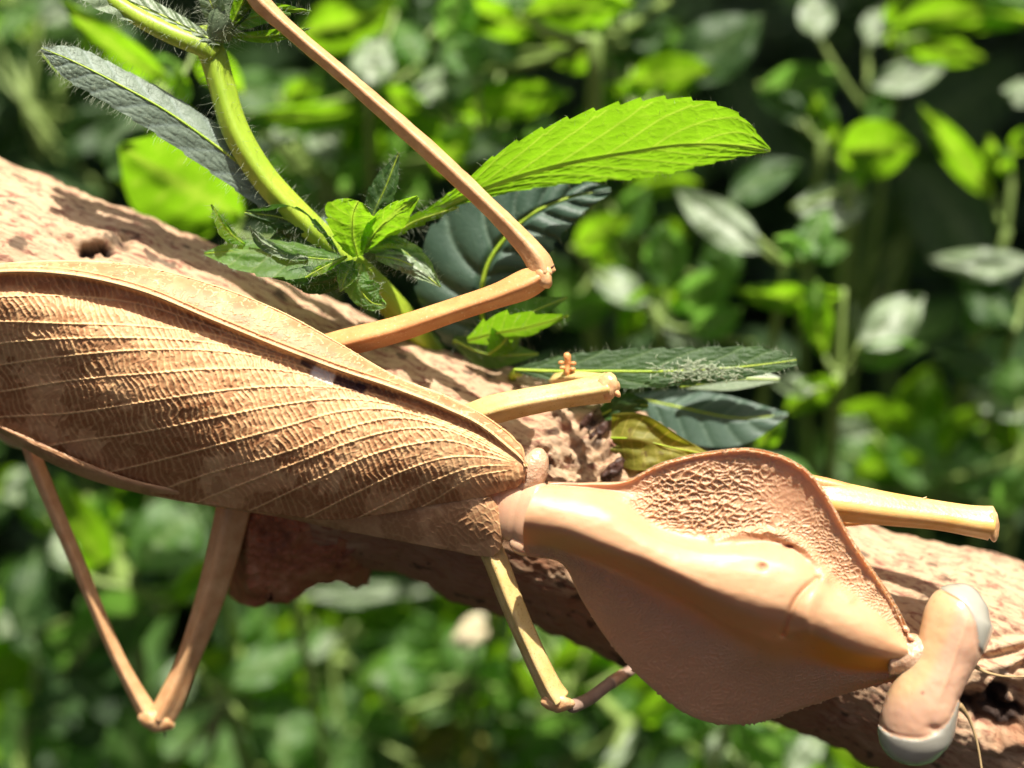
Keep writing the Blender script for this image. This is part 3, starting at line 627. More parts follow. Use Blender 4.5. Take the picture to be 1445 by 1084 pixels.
# head
def build_head():
    k, n = 170, 120
    C = spline([(1379, 835, .93, 2), (1371, 843, .95, 27), (1357, 864, .97, 44), (1346, 897, 1.0, 45), (1333, 930, 1.03, 40.5), (1318, 960, 1.04, 41), (1304, 990, 1.02, 47), (1295, 1020, .96, 50), (1291, 1045, .92, 46), (1292, 1067, .88, 29), (1293, 1078, .86, 2)], k)
    C[:, 3] = np.maximum(C[:, 3], .5)
    pc = P(C[:, :3]); v, fl_ = ring_tube(pc, C[:, 3] / 100, n, lambda t: 1 + 0.02 * np.cos(3 * t + .6), 0.92)
    cc = np.concatenate([np.repeat(pc, n, 0), pc[:1], pc[-1:]]); d = v - cc
    q = np.array([ (v - ORG) @ RGT, (v - ORG) @ UPV, (v - ORG) @ TOW ]).T; kk = (D - q[:, 2]) / D
    X = q[:, 0] / kk * 100 + 722.5; Y = 542 - q[:, 1] / kk * 100
    e1 = X - curve1(Y, [(830, 1325), (838, 1340), (850, 1359), (868, 1372), (890, 1379), (915, 1383), (930, 1392), (960, 1420)]); e1 = np.where(Y < 932, e1, -9)
    e2 = Y - curve1(X, [(1235, 1018), (1250, 1033), (1275, 1042), (1305, 1043), (1325, 1033), (1345, 1008), (1352, 990)])
    em = np.maximum(e1, e2); u = d / np.maximum(np.linalg.norm(d, axis=1, keepdims=True), 1e-6)
    v = v + u * (0.012 * sstep(-1.5, 2.5, em) - 0.010 * np.exp(-((em + 3) / 3.0) ** 2))[:, None]
    # low brow ridge and hollows on the face
    v = v + u * (0.022 * np.exp(-(((X - 1345) - (930 - Y) * .35) / 5.0) ** 2) * sstep(860, 900, Y) * sstep(1010, 960, Y) + 0.008 * fbm(v[:, 0] * 5, v[:, 1] * 5, v[:, 2] * 5, 3, 3) * (em < 0) - 0.04 * np.exp(-(((X - 1318) / 10) ** 2 + ((Y - 1030) / 6) ** 2)))[:, None]
    amber = np.clip(sstep(1345, 1308, X + (Y - 900) * .40) * sstep(1010, 930, Y) * 1.0, 0, .4)
    Q = fl_[0]; T3 = np.concatenate(fl_[1:]); em_f = em[Q].mean(1); at = {'amber': amber, 'lamella': np.zeros(len(v)), 'spot': np.exp(-(((X - 1302) / 2.5) ** 2 + ((Y - 978) / 2) ** 2))}
    def sub(name, faces, mat, par, attrs):
        used = np.unique(np.concatenate([f.ravel() for f in faces])); rm = np.full(len(v), -1); rm[used] = np.arange(len(used))
        return mesh(name, v[used], [rm[f] for f in faces], mat, par, {a: b[used] for a, b in attrs.items()})
    h = sub('head', [Q[em_f <= 0.5]], M_head, mantis, at)
    top_ = (em_f > 0.5) & (Y[Q].mean(1) < 960); low_ = (em_f > 0.5) & (Y[Q].mean(1) >= 960)
    tt = Y[T3].mean(1) < 960
    sub('eye', [Q[top_], T3[tt]], M_eye, h, {}); sub('eye', [Q[low_], T3[~tt]], M_eye, h, {})
    tube('antenna', [(1372, 938, 1.0), (1395, 950, .95), (1430, 955, .9), (1480, 950, .9), (1560, 925, 1.1), (1700, 900, 1.4)], [4, 2, 1.5, 1.3, 1.1, 1.0], M_ant, h, n=8, k=60, bump=.12, freq=14)
    tube('antenna', [(1350, 992, 1.0), (1366, 1012, .9), (1378, 1045, .85), (1386, 1090, .85), (1395, 1150, .9), (1420, 1260, 1.2)], [6, 2.4, 1.8, 1.5, 1.3, 1.0], M_ant, h, n=8, k=60, bump=.12, freq=14)
    blob((1301, 1046, 1.36), (5, 2, 1.6), M_hole, 'pupil_mark', h, rot=-.4, n=10, m=6); blob((1379, 880, 1.33), (6, 2, 1.6), M_hole, 'pupil_mark', h, rot=1.0, n=10, m=6)
    tube('neck', [(1255, 922, .8), (1285, 928, .88), (1318, 938, .95)], [30, 31, 33], M_membrane, mantis, n=28, k=24, bump=.12, freq=6)
    for (x, y, r, w) in ((1279, 888, 6, 1.0), (1286, 900, 6, 1.04), (1290, 912, 5, 1.06), (1293, 924, 5, 1.08)):
        blob((x, y, w), (r, r * .7, r), M_membrane, 'neck_fold', mantis, rot=.8, n=14, m=10, bump=.2, freq=12)
build_head()

# legs
keel = lambda t: 1 + 0.19 * np.cos(4 * t + 0.5) + 0.06 * np.cos(8 * t + 1) - 0.05 * np.cos(2 * t)
keel3 = lambda t: 1 + 0.10 * np.cos(3 * t)
def knee(c, ax, rot, parent): return blob(c, ax, M_knee, 'knee', parent, rot=rot, n=20, m=14, bump=.22, freq=6)
# upper middle leg
l = tube('walking_leg', [(430, 500, .1), (490, 483, .2), (560, 465, .32), (640, 438, .45), (700, 418, .55), (740, 402, .6), (766, 388, .62)], [17, 17, 16, 14.5, 15, 18, 15], M_legA, mantis, n=20, k=70, prof=keel, label='orange leg rising over the leaves from the wing edge')
tube('tibia', [(768, 392, .63), (757, 365, .62), (735, 338, .6), (690, 292, .55), (600, 208, .5), (500, 120, .45), (420, 52, .4), (382, 18, .38), (360, -6, .36), (300, -90, .2)], [16, 15, 12.5, 11, 11.5, 10, 9.5, 11, 12, 8], M_legT, l, n=18, k=120, prof=keel, bump=.05, freq=5)
knee((767, 390, .66), (17, 12, 16), 1.1, l)
blob((772, 382, .7), (9, 7, 8), M_knee, 'knee', l, rot=.8, n=16, m=10, bump=.2, freq=8)
tube('spur', [(776, 380, .7), (783, 374, .72)], [2, .8], M_hole, l, n=6, k=6)
# straw leg ending in a blunt knee, shank folded back to the bark
l = tube('walking_leg', [(640, 600, .1), (690, 580, .2), (740, 568, .25), (800, 557, .3), (840, 550, .32), (862, 546, .33)], [17, 18, 17, 16, 17.5, 19], M_legY, mantis, n=20, k=50, prof=keel, label='straw coloured leg pointing at the hairy leaf, ending in a blunt knee')
blob((859, 545, .36), (15, 19, 17), M_knee, 'knee', l, rot=.1, n=24, m=16, bump=.2, freq=7)
blob((870, 554, .40), (8, 5, 8), M_knee, 'knee', l, rot=.9, n=14, m=10, bump=.2, freq=9)
tube('tibia', [(858, 540, .2), (835, 537, -.2), (805, 534, -.6), (778, 538, -.95)], [11, 10, 9, 9], M_legY, l, n=14, k=24, prof=keel)
tube('tarsus', [(800, 530, -.55), (801, 515, -.55), (800, 498, -.5)], [7, 5, 6], M_legA, l, n=12, k=14, bump=.2, freq=12)
for (x, y) in ((792, 512), (809, 513), (794, 519), (808, 521)): blob((x, y, -.5), (4.5, 3, 4), M_legA, 'claw', l, n=10, m=8)
# foreleg under the shield
l = tube('foreleg', [(1040, 690, -.1), (1120, 705, .05), (1180, 708, .15), (1250, 718, .2), (1320, 727, .24), (1370, 735, .26), (1402, 739, .27)], [24, 29, 28, 24, 21, 22, 25], M_legF, mantis, n=24, k=70, prof=lambda t: 1 + .10 * np.cos(4 * t + .9) - .07 * np.cos(2 * t), label='yellow grasping leg reaching out past the shield rim')
tube('coxa_ridge', [(1100, 672, .12), (1165, 684, .2), (1215, 696, .22), (1250, 703, .2)], [10, 10, 8, 3], M_legA, l, n=12, k=30)
blob((1401, 740, .28), (9, 24, 22), M_knee, 'knee', l, rot=-.08, n=24, m=14, bump=.22, freq=8)
for (x, y) in ((1238, 700), (1252, 702), (1300, 706), (1222, 696)): tube('spine', [(x, y, .3), (x + 8, y - 5, .32)], [2.4, .7], M_knee, l, n=6, k=6)
tube('tibia', [(1396, 744, .2), (1340, 735, -.25), (1250, 730, -.45), (1150, 740, -.4)], [14, 12, 10, 8], M_legF, l, n=12, k=30)
l = tube('foreleg', [(1000, 880, -.2), (1080, 905, -.15), (1160, 930, -.2), (1230, 945, -.25)], [24, 28, 24, 18], M_legF, mantis, n=20, k=40, label='grasping leg folded away beneath the shaded side of the shield')
# hind leg, lower left
l = tube('walking_leg', [(345, 640, -.6), (330, 715, -.85), (312, 790, -1.15), (288, 870, -1.42), (262, 940, -1.65), (243, 985, -1.75), (226, 1018, -1.8)], [23, 22.5, 21, 18, 15.5, 18, 18], M_legT, mantis, n=20, k=70, prof=keel, label='long hind leg hanging below the wing, bent in a sharp V')
blob((222, 1018, -1.77), (22, 15, 17), M_knee, 'knee', l, rot=.25, n=20, m=14, bump=.24, freq=6)
tube('tibia', [(212, 1012, -1.85), (188, 970, -1.8), (160, 915, -1.72), (120, 820, -1.55), (80, 725, -1.35), (55, 665, -1.2), (20, 580, -1.0), (-60, 440, -.8)], [14, 11, 9.5, 10, 10.5, 11, 10, 9], M_legT, l, n=16, k=80, prof=keel)
tube('spur', [(232, 1030, -1.8), (234, 1042, -1.8)], [2.2, .8], M_hole, l, n=6, k=6)
# lower middle leg
l = tube('walking_leg', [(670, 730, -.25), (697, 785, .02), (722, 850, .12), (752, 920, .15), (775, 968, .15), (788, 990, .12)], [15, 15, 14.5, 14, 15, 17], M_legY, mantis, n=18, k=60, prof=keel, label='pale straw leg hanging down in front of the shaded bark')
blob((788, 992, .15), (20, 13, 14), M_knee, 'knee', l, rot=.05, n=20, m=14, bump=.22, freq=7)
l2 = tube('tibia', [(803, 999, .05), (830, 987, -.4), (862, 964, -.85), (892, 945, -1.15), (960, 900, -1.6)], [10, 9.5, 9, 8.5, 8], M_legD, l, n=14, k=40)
tube('tibia_band', [(862, 964, -.85), (879, 953, -1.02)], [10, 9.6], M_membrane, l, n=14, k=8, round_ends=False)

# ------------------------------------------------------------------ hairy weed with the curved stem
weed = thing('hairy_weed', 'hairy lime-stemmed weed leaning over the branch beside the raised orange leg', 'plant', (560, 450, -1.6))
def stem_hairs(ctrl, rad, n, hl, parent, k=160):
    c = P(spline(ctrl, k)); r = spline(np.asarray(rad, float)[:, None], k)[:, 0] / 100
    i = rng.integers(1, k - 1, n); t = c[i + 1] - c[i - 1]; t /= np.linalg.norm(t, axis=1, keepdims=True)
    q = rng.normal(0, 1, t.shape); q -= (q * t).sum(1, keepdims=True) * t; q /= np.linalg.norm(q, axis=1, keepdims=True)
    hairs('stem_hair', c[i] + q * r[i][:, None] * .97, q, hl, 0.0045, M_hair, parent)
sc = [(280, 40, -.25), (300, 78, -.22), (312, 118, -.2), (333, 185, -.2), (372, 250, -.25), (425, 308, -.35), (470, 350, -.5), (520, 395, -.8), (565, 445, -1.3), (620, 520, -2.6), (660, 600, -4.2)]
sr = [16, 18, 17.5, 18, 18, 18, 18, 18, 19, 20, 20]
st = tube('stem', sc, sr, M_stem, weed, n=22, k=140, prof=lambda t: 1 + .09 * np.cos(4 * t))
stem_hairs(sc[:8], sr[:8], 520, .2, st)
# the long grey leaf left of the stem
hero_leaf(weed, 'B', [(455, 335, -.4), (400, 285, -.38), (330, 225, -.32), (240, 160, -.2), (160, 115, -.1), (100, 85, -.02), (58, 68, .05)],
          [5, 26, 34, 36, 32, 26, 3], [4, 20, 26, 24, 22, 20, 2], -.1, -.7, rib=2.5, hair=420, hlen=.15, teeth=14, tooth=.08, quilt=.022, nv=11, cross=True, n=150, m=22, label='long downy grey-green leaf left of the curved stem')
hero_leaf(weed, 'G', [(130, 105, -.4), (95, 92, -.38), (60, 76, -.35)], [3, 18, 3], [3, 10, 2], .9, -.9, n=30, m=10, rib=1.2)
# broad petiole and leaf across the top left corner
tube('petiole', [(120, -30, -.1), (180, 15, .0), (235, 45, .0), (285, 66, -.05), (305, 80, -.1)], [9, 12, 14, 14, 12], M_stem, weed, n=18, k=50)
hero_leaf(weed, 'P', [(310, 62, .02), (270, 42, .02), (220, 18, .0), (150, -10, .0), (60, -50, .0)], [3, 14, 22, 26, 14], [3, 10, 14, 16, 8], .2, -.5, hair=200, hlen=.16, quilt=.05, nv=9, n=90, m=16, teeth=9, tooth=.15)
stem_hairs([(120, -20, -.1), (180, 15, .0), (235, 45, .0), (300, 70, -.05)], [9, 12, 14, 14], 260, .2, weed)
# whorl at the top
for (pts, wl, kd, s_) in (
    ([(325, 50, -.1), (370, 52, 0), (400, 48, .05), (437, 40, .1)], [3, 9, 8, 1], 'G', .8),
    ([(330, 20, -.1), (380, 12, 0), (440, 16, .1)], [3, 8, 1], 'G', .7),
    ([(320, 45, -.1), (355, 25, .1), (410, 20, .2)], [4, 14, 2], 'M', .4),
    ([(320, 45, 0), (335, 10, .1), (360, -25, .2)], [5, 20, 4], 'D', -.3),
    ([(315, 50, 0), (300, 10, .2), (280, -30, .25)], [5, 16, 4], 'P', -.5),
    ([(325, 40, .1), (345, 0, .3), (375, -40, .4)], [5, 13, 3], 'G', .7)):
    hero_leaf(weed, kd, pts, wl, wl, s_, -s_, n=40, m=8, rib=1.5, hair=70, hlen=.15, quilt=.03, nv=5)
hub = [(305, 60, -.1), (318, 20, .05), (325, -25, .1)]
tube('flower_head', hub, [16, 22, 20], LM['P'], weed, n=18, k=24, bump=.25, freq=5)
stem_hairs(hub, [18, 24, 22], 420, .26, weed, 40)
# big sunlit leaf on the right
pet = [(520, 352, -.7), (560, 325, -.65), (610, 298, -.6), (660, 275, -.55)]
tube('petiole', pet, [6, 6, 5.5, 5], M_stem, weed, n=12, k=30); stem_hairs(pet, [6, 6, 6, 5], 130, .15, weed)
hero_leaf(weed, 'G', [(590, 308, -.6), (650, 280, -.55), (730, 250, -.5), (810, 229, -.45), (890, 215, -.4), (960, 205, -.35), (1030, 205, -.35), (1087, 213, -.4)],
          [4, 17, 46, 63, 72, 68, 50, 3], [3, 9, 20, 30, 38, 36, 20, 2], [1.2, 1.4, 1.5, 1.6, 1.6, 1.5, 1.4, 1.2], [-1.1, -1.2, -1.3, -1.4, -1.4, -1.4, -1.3, -1.2],
          rib=4.2, hair=260, hlen=.10, teeth=16, tooth=.09, quilt=.024, nv=8, lean=2.4, cross=True, n=240, m=34, ribmat=LM['R'], label='large sunlit lime leaf with quilted veins, right of the raised leg')
hero_leaf(weed, 'G', [(545, 340, -.55), (580, 315, -.5), (615, 302, -.5), (648, 292, -.5)], [2, 9, 8, 1], [2, 9, 7, 1], .8, -.6, n=40, m=8, rib=1.5, hair=50, hlen=.12, teeth=4, tooth=.5)
# cluster of small leaves at the node
cl = [
 ('D', [(520, 335, -.6), (528, 300, -.5), (545, 262, -.4), (563, 215, -.35)], [4, 17, 20, 1], [4, 17, 16, 1], -.5, .3, 'small dark upright leaf beside the raised leg'),
 ('G', [(512, 355, -.45), (528, 330, -.2), (555, 303, .15), (590, 278, .4)], [5, 16, 16, 3], [5, 18, 24, 3], 1.3, -1.2, None),
 ('G', [(505, 362, -.5), (500, 342, -.2), (497, 320, .15), (499, 300, .5), (505, 284, .75)], [8, 22, 32, 40, 12], [8, 18, 26, 32, 10], 1.4, -1.2, 'bright lime curled leaf at the stem node'),
 ('M', [(520, 352, -.4), (560, 350, -.3), (590, 372, -.25), (622, 405, -.2)], [5, 15, 17, 1], [5, 15, 18, 1], -.75, -.2, None),
 ('P', [(530, 362, -.35), (560, 366, -.2), (590, 380, -.15), (620, 404, -.15)], [5, 15, 15, 1], [5, 14, 13, 1], -.7, .25, None),
 ('D', [(480, 365, -.4), (440, 330, -.3), (400, 308, -.25), (345, 300, -.25)], [5, 22, 22, 2], [5, 18, 20, 2], -.3, .5, 'dark folded leaf under the curved stem'),
 ('M', [(490, 368, -.3), (440, 364, -.15), (385, 356, -.1), (330, 354, -.1), (288, 358, -.15)], [5, 28, 36, 26, 2], [5, 16, 18, 14, 2], .8, -.9, 'broad green leaf spreading left over the bark'),
 ('T', [(500, 350, -.6), (460, 330, -.5), (420, 330, -.5), (375, 345, -.5)], [5, 26, 28, 2], [5, 22, 22, 2], -.2, .2, None),
 ('D', [(500, 372, -.2), (470, 392, -.2), (440, 402, -.25), (410, 400, -.3)], [4, 16, 14, 1], [4, 14, 12, 1], .3, -.2, None),
 ('G', [(345, 345, -.2), (322, 325, -.1), (298, 288, -.05)], [3, 14, 1], [3, 5, 1], 1.3, -1.0, None),
 ('P', [(435, 365, -.05), (400, 358, .0), (370, 342, .0), (352, 320, .0)], [2, 7, 9, 1], [2, 8, 7, 1], -.6, .3, None),
 ('D', [(500, 372, -.1), (460, 385, .0), (420, 388, .0), (385, 392, .0)], [4, 14, 14, 1], [4, 12, 10, 1], .5, -.5, None),
 ('G', [(490, 362, .1), (455, 378, .15), (430, 392, .15)], [2, 8, 1], [2, 5, 1], 1.3, -1.1, None),
 ('M', [(500, 368, .0), (490, 385, .1), (480, 412, .1)], [4, 16, 1], [4, 15, 1], .3, -.3, None),
 ('M', [(510, 372, -.1), (505, 400, .0), (522, 425, .0), (545, 432, -.05)], [5, 22, 24, 3], [5, 20, 14, 3], .1, -.2, 'rounded green leaf cupped above the bark'),
 ('D', [(500, 350, -.7), (470, 330, -.9), (440, 345, -1.0)], [4, 24, 3], [4, 22, 3], .2, -.2, None),
 ('M', [(515, 345, -.5), (545, 335, -.4), (575, 345, -.35)], [3, 9, 1], [3, 9, 1], -.4, .3, None),
]
for (kd, pts, wl, wr, a_, b_, lb) in cl:
    hero_leaf(weed, kd, pts, wl, wr, a_, b_, n=70, m=14, rib=0.8, hair=70, hlen=.12, quilt=.028, nv=6, teeth=5, tooth=.13, label=lb, wave=.05, seed=len(pts) + int(pts[0][0]), cross=True)
stem_hairs([(440, 330, -.4), (500, 370, -.3), (540, 405, -.5)], [26, 34, 24], 420, .17, weed)

# leaves that stand behind and right of the mantis
w2 = thing('broad_leaf_weed', 'dark blue-green broad leaf weed behind the bend of the raised orange leg', 'plant', (700, 560, -2.6))
hero_leaf(w2, 'T', [(700, 520, -1.9), (680, 440, -1.6), (690, 370, -1.4), (740, 310, -1.3), (800, 280, -1.3), (862, 268, -1.4)], [10, 82, 96, 62, 30, 4], [10, 60, 72, 60, 34, 4], -.1, .15, rib=5, quilt=.12, nv=9, lean=1.1, n=120, m=24, teeth=14, tooth=.08, hair=120, label='broad blue-grey leaf behind the leg bend')
hero_leaf(w2, 'M', [(690, 470, -1.2), (740, 445, -1.0), (800, 420, -1.0)], [4, 22, 2], [4, 14, 2], .5, -.5, n=50, m=10, rib=2, hair=60)
hero_leaf(w2, 'G', [(660, 480, -1.3), (700, 470, -1.1), (745, 462, -1.0), (802, 446, -.95)], [5, 26, 22, 2], [5, 16, 12, 2], 1.4, -1.3, n=60, m=10, rib=2.2, hair=60, teeth=4, tooth=.3, label='lime toothed leaf under the leg femur')
hero_leaf(w2, 'G', [(690, 500, -1.3), (715, 478, -1.2), (740, 430, -1.2)], [6, 26, 3], [6, 18, 3], .8, -.8, n=50, m=10, rib=2, hair=40)
hero_leaf(w2, 'M', [(640, 480, -1.6), (690, 500, -1.5), (760, 500, -1.4)], [6, 26, 2], [6, 20, 2], .3, -.5, n=50, m=10, rib=2, hair=40)
tube('stem', [(700, 500, -1.7), (700, 560, -2.6), (705, 640, -5), (700, 900, -12)], [9, 9, 10, 12], M_stem, w2, n=12, k=40)
w3 = thing('felted_weed', 'weed with a flat hairy dark green leaf lying above the blunt straw knee', 'plant', (740, 560, -2.6))
hero_leaf(w3, 'D', [(725, 522, -1.1), (790, 524, -1.0), (860, 524, -.9), (940, 524, -.8), (1020, 520, -.75), (1080, 514, -.7), (1124, 508, -.7)],
          [3, 22, 30, 33, 31, 24, 4], [3, 16, 24, 22, 18, 14, 8], -.35, .25, rib=2.4, hair=230, hlen=.10, quilt=.018, nv=7, lean=1.3, cross=True, n=170, m=22, teeth=12, tooth=.10, label='dark green hairy leaf with a matted pale web near its middle')
# pale web on that leaf
c = rng.normal(0, 1, (260, 2)) * np.array([32, 7]) + np.array([985, 523]); web = []
for x, y in c:
    a = rng.uniform(0, 6.28); ln = rng.uniform(6, 16); b = rng.uniform(-1, 1)
    pts = [(x, y, -.62 + rng.uniform(-.03, .06)), (x + ln * .5 * math.cos(a) + 3 * b, y + ln * .25 * math.sin(a), -.6), (x + ln * math.cos(a), y + .5 * ln * math.sin(a), -.62)]
    web.append(ring_tube(P(spline(pts, 5)), .0055, 4))
v, f = join(web); mesh('silk_web', v, f, M_hair, w3, kind='stuff')
hero_leaf(w3, 'T', [(890, 560, -1.9), (960, 575, -1.9), (1040, 590, -1.9), (1112, 585, -1.9)], [4, 26, 28, 3], [4, 44, 40, 3], -.9, .2, rib=2, quilt=.05, nv=7, n=70, m=14, label='bluish shaded leaf below the felted leaf')
hero_leaf(w3, 'P', [(960, 545, -1.6), (1030, 535, -1.6), (1100, 535, -1.6)], [3, 24, 3], [3, 16, 3], -.6, .3, n=40, m=10)
tube('stem', [(735, 524, -1.1), (722, 540, -1.7), (730, 640, -4.5), (740, 900, -12)], [7, 7, 9, 11], M_stem, w3, n=12, k=40)
yl = thing('yellow_leaf', 'mottled yellow-green dead leaf caught between the bark knot and the shield', 'leaf', (900, 640, -.9))
hero_leaf(yl, 'Y', [(862, 618, -.75), (900, 620, -.6), (950, 632, -.6), (1005, 643, -.75)], [34, 36, 20, 1], [34, 44, 30, 1], .1, -.25, rib=1.5, n=80, m=16, wave=.10, seed=4)
hero_leaf(yl, 'D', [(850, 585, -1.1), (880, 572, -1.0), (915, 572, -1.0)], [10, 18, 6], [10, 16, 4], .3, -.3, n=40, m=10, rib=1.5, wave=.08)

# ------------------------------------------------------------------ background weeds, each plant a thing
DOWN = np.array([0, -math.cos(PITCH), -math.sin(PITCH)])    # world down in (right, up, toward)
def inv(p):   # world -> (x,y,w)
    d = p - ORG; w = d @ TOW; k = (D - w) / D; return np.array([(d @ RGT) / k * 100 + 722.5, 542 - (d @ UPV) / k * 100, w])
def bg_leaf(parent, spec, w):
    kd, x, y, ln, wd, ang = spec[:6]; a = math.radians(ang); dx, dy = math.cos(a), -math.sin(a)
    w = w + (spec[6] if len(spec) > 6 else random.uniform(-.5, .5))
    bend = random.uniform(-.12, .12) * ln
    up = dx >= 0                 # which half is the upper one in the picture
    s0 = {'G': 1.6, 'P': -.6, 'M': random.choice([-.5, 1.3]), 'D': random.uniform(-.9, .9), 'B': -.3, 'Y': .8}[kd] + random.uniform(-.12, .12)
    if abs(dx) < .35: s0 *= .6
    fold = random.uniform(.1, .3)
    sl, sr = (s0 + fold, -s0 + fold) if up else (-s0 + fold, s0 + fold)
    # a leaf drawn upright leans instead along its length
    lz = s0 * dy * -ln / 100
    px = -dy
    mid = [(x - dx * ln * .5, y - dy * ln * .5, w - lz * .5), (x - dx * ln * .17 + px * bend * .7, y - dy * ln * .17 + dx * bend * .7, w - lz * .15), (x + dx * ln * .17 + px * bend * .7, y + dy * ln * .17 + dx * bend * .7, w + lz * .15 - .1), (x + dx * ln * .5, y + dy * ln * .5, w + lz * .45 - .35)]
    h = wd / 2
    g, vein, c = leaf_grid(mid, [h * .12, h * .85, h, h * .72, h * .05], [h * .12, h * .85, h, h * .72, h * .05], sl, sr, n=26, m=5, nv=6, quilt=.05, wave=.12, seed=random.randint(0, 99))
    sheet('leaf', g, LM[kd], parent, {'vein': vein})
    return mid[0]
def weed_plant(label, node, w, leaves, name='wild_weed', r=8, group='blurred weeds behind the branch'):
    w = w * (1.4 if node[1] < 700 else 2.3) - .3
    extra = []
    for L in leaves:
        if node[0] < 1080 or L[2] > 560:
            for q in range(3 if (L[2] > 640 or (L[2] < 260 and L[1] < 950)) else 1):
                extra.append((random.choice('MMGGDD' if L[2] < 700 else 'GGGMMD'), L[1] + random.uniform(-75, 75), L[2] + random.uniform(-55, 60), random.uniform(65, 130), random.uniform(38, 72), random.uniform(0, 360), random.uniform(-3.2, -.8)))
    leaves = list(leaves) + extra
    n0 = P([(node[0], node[1], w)])[0]
    t_ = n0[2] / 1.0; foot = n0 + np.array([random.uniform(-1.5, 1.5), random.uniform(-1, 1), -n0[2]])
    o = bpy.data.objects.new(name, None); COL.objects.link(o); o.location = Vector(foot); LOC[o] = foot.copy(); o.empty_display_size = .5
    o['label'] = label; o['category'] = 'plant'; o['group'] = group
    midp = (n0 + foot) / 2 + np.array([random.uniform(-1, 1), random.uniform(-.5, .5), 0])
    pth = spline(np.array([n0 + np.array([0, 0, .1]), n0 * .8 + foot * .2, midp, foot]), 24)
    v, f = ring_tube(pth, np.linspace(r * .8, r * 1.3, 24) / 100 * (D - w) / D, 8); mesh('stem', v, f, M_bgstem, o)
    for L in leaves:
        b = bg_leaf(o, L, w)
        if L[5] is not None:
            q0 = np.array([node[0], node[1], w]); q1 = np.array(b)
            if np.hypot(*(q1 - q0)[:2]) > 12 and np.hypot(*(q1 - q0)[:2]) < 170:
                v, f = ring_tube(P(spline([q0, (q0 + q1) / 2 + np.array([0, 6, 0]), q1 + (q1 - q0) * .05], 8)), r * .5 / 100 * (D - w) / D, 6); mesh('petiole', v, f, M_bgstem, o)
    return o
W_ = weed_plant
W_('weed with one broad glowing lime leaf above the branch, left of the curved stem', (330, 330), -3.2, [('G', 255, 255, 200, 150, 150, 0), ('D', 370, 350, 90, 50, 200)])
W_('weed with a long narrow lime leaf slanting behind the grey downy leaf', (240, 135), -3.6, [('G', 165, 60, 200, 44, 143, 0), ('G', 255, 125, 60, 30, 100)])
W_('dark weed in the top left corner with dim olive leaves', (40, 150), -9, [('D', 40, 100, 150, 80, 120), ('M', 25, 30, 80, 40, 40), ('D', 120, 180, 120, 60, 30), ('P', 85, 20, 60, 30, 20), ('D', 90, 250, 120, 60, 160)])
W_('weed with a large lime leaf right of the hairy whorl at the top', (520, 130), -6, [('G', 485, 28, 150, 75, 15), ('G', 450, 152, 190, 42, 5), ('P', 530, 85, 80, 60, 75), ('M', 575, 60, 70, 50, 120), ('G', 570, 140, 80, 40, -20)])
W_('tangled weed with pale blobs between the curved stem and the raised leg', (460, 260), -7, [('M', 410, 290, 100, 70, 80), ('P', 465, 195, 70, 50, 80), ('G', 425, 130, 60, 40, 20), ('G', 390, 250, 70, 40, 100), ('P', 405, 190, 60, 30, 20), ('M', 500, 240, 80, 40, 60)])
W_('weed with an arched lime leaf above the big quilted leaf', (680, 200), -6.5, [('G', 720, 145, 170, 60, 8), ('G', 640, 210, 90, 60, 60), ('P', 620, 120, 90, 45, 25), ('G', 600, 180, 80, 44, 150), ('D', 700, 215, 120, 50, 10), ('M', 650, 80, 70, 50, 130)])
W_('tall weed with a wide lime leaf at the top centre and an upright stem', (840, 60), -5.5, [('G', 815, 15, 160, 70, 5), ('G', 700, 20, 120, 50, 160), ('M', 640, 20, 80, 60, 60), ('G', 865, -20, 90, 50, 30)], r=14)
W_('weed with a rounded lime leaf over the upper edge of the quilted leaf', (900, 160), -6.5, [('G', 948, 108, 130, 62, 8), ('G', 880, 130, 80, 40, 160), ('D', 1010, 60, 150, 90, 30), ('D', 900, 60, 100, 50, 20)])
W_('small weed with a domed green leaf left of the pale upright blade', (1160, 200), -7, [('M', 1133, 112, 120, 62, 10), ('G', 1160, 165, 80, 36, 110), ('D', 1100, 150, 80, 40, 150)])
W_('weed with pale and white-green leaves in the upper right', (1225, 160), -7, [('P', 1280, 105, 115, 44, 12), ('M', 1240, 150, 50, 36, 60), ('P', 1150, 20, 70, 50, 100), ('P', 1235, 35, 60, 40, 70)])
W_('weed with a broad lime band across the top right corner', (1270, 60), -7.5, [('G', 1365, 35, 210, 58, 2), ('G', 1270, 20, 90, 60, 60), ('G', 1330, 72, 120, 44, -10), ('M', 1420, 5, 80, 40, 10)])
W_('weed with one round glowing lime leaf above the pale heart leaf', (1200, 260), -6, [('G', 1237, 215, 115, 84, 5), ('P', 1175, 287, 110, 62, 5), ('G', 1205, 250, 50, 30, 40)])
W_('weed with twisting lime blades at the right edge', (1420, 330), -6.5, [('G', 1350, 215, 170, 44, 128), ('G', 1412, 220, 70, 34, 120), ('P', 1437, 130, 40, 50, 80), ('G', 1445, 200, 50, 30, 45)])
W_('weed with a slanting pale leaf under the tip of the quilted leaf', (1110, 370), -5.5, [('P', 1015, 312, 150, 58, 145), ('M', 1150, 330, 80, 50, 60), ('M', 1120, 350, 60, 40, 150), ('M', 1170, 355, 60, 34, 10), ('D', 1080, 260, 120, 50, 30)])
W_('forked lime weed in the middle of the right side', (1185, 525), -5.5, [('G', 1110, 410, 160, 40, 178), ('G', 1158, 448, 110, 44, 95), ('P', 1258, 452, 115, 66, 38), ('M', 1255, 502, 105, 40, 12), ('G', 1145, 560, 90, 46, 210), ('P', 1120, 545, 60, 30, 170)], r=9)
W_('weed with a level pale leaf against the dark right edge', (1445, 420), -6.5, [('P', 1385, 368, 150, 44, 178), ('D', 1390, 430, 110, 60, 140), ('M', 1375, 450, 60, 40, 80)])
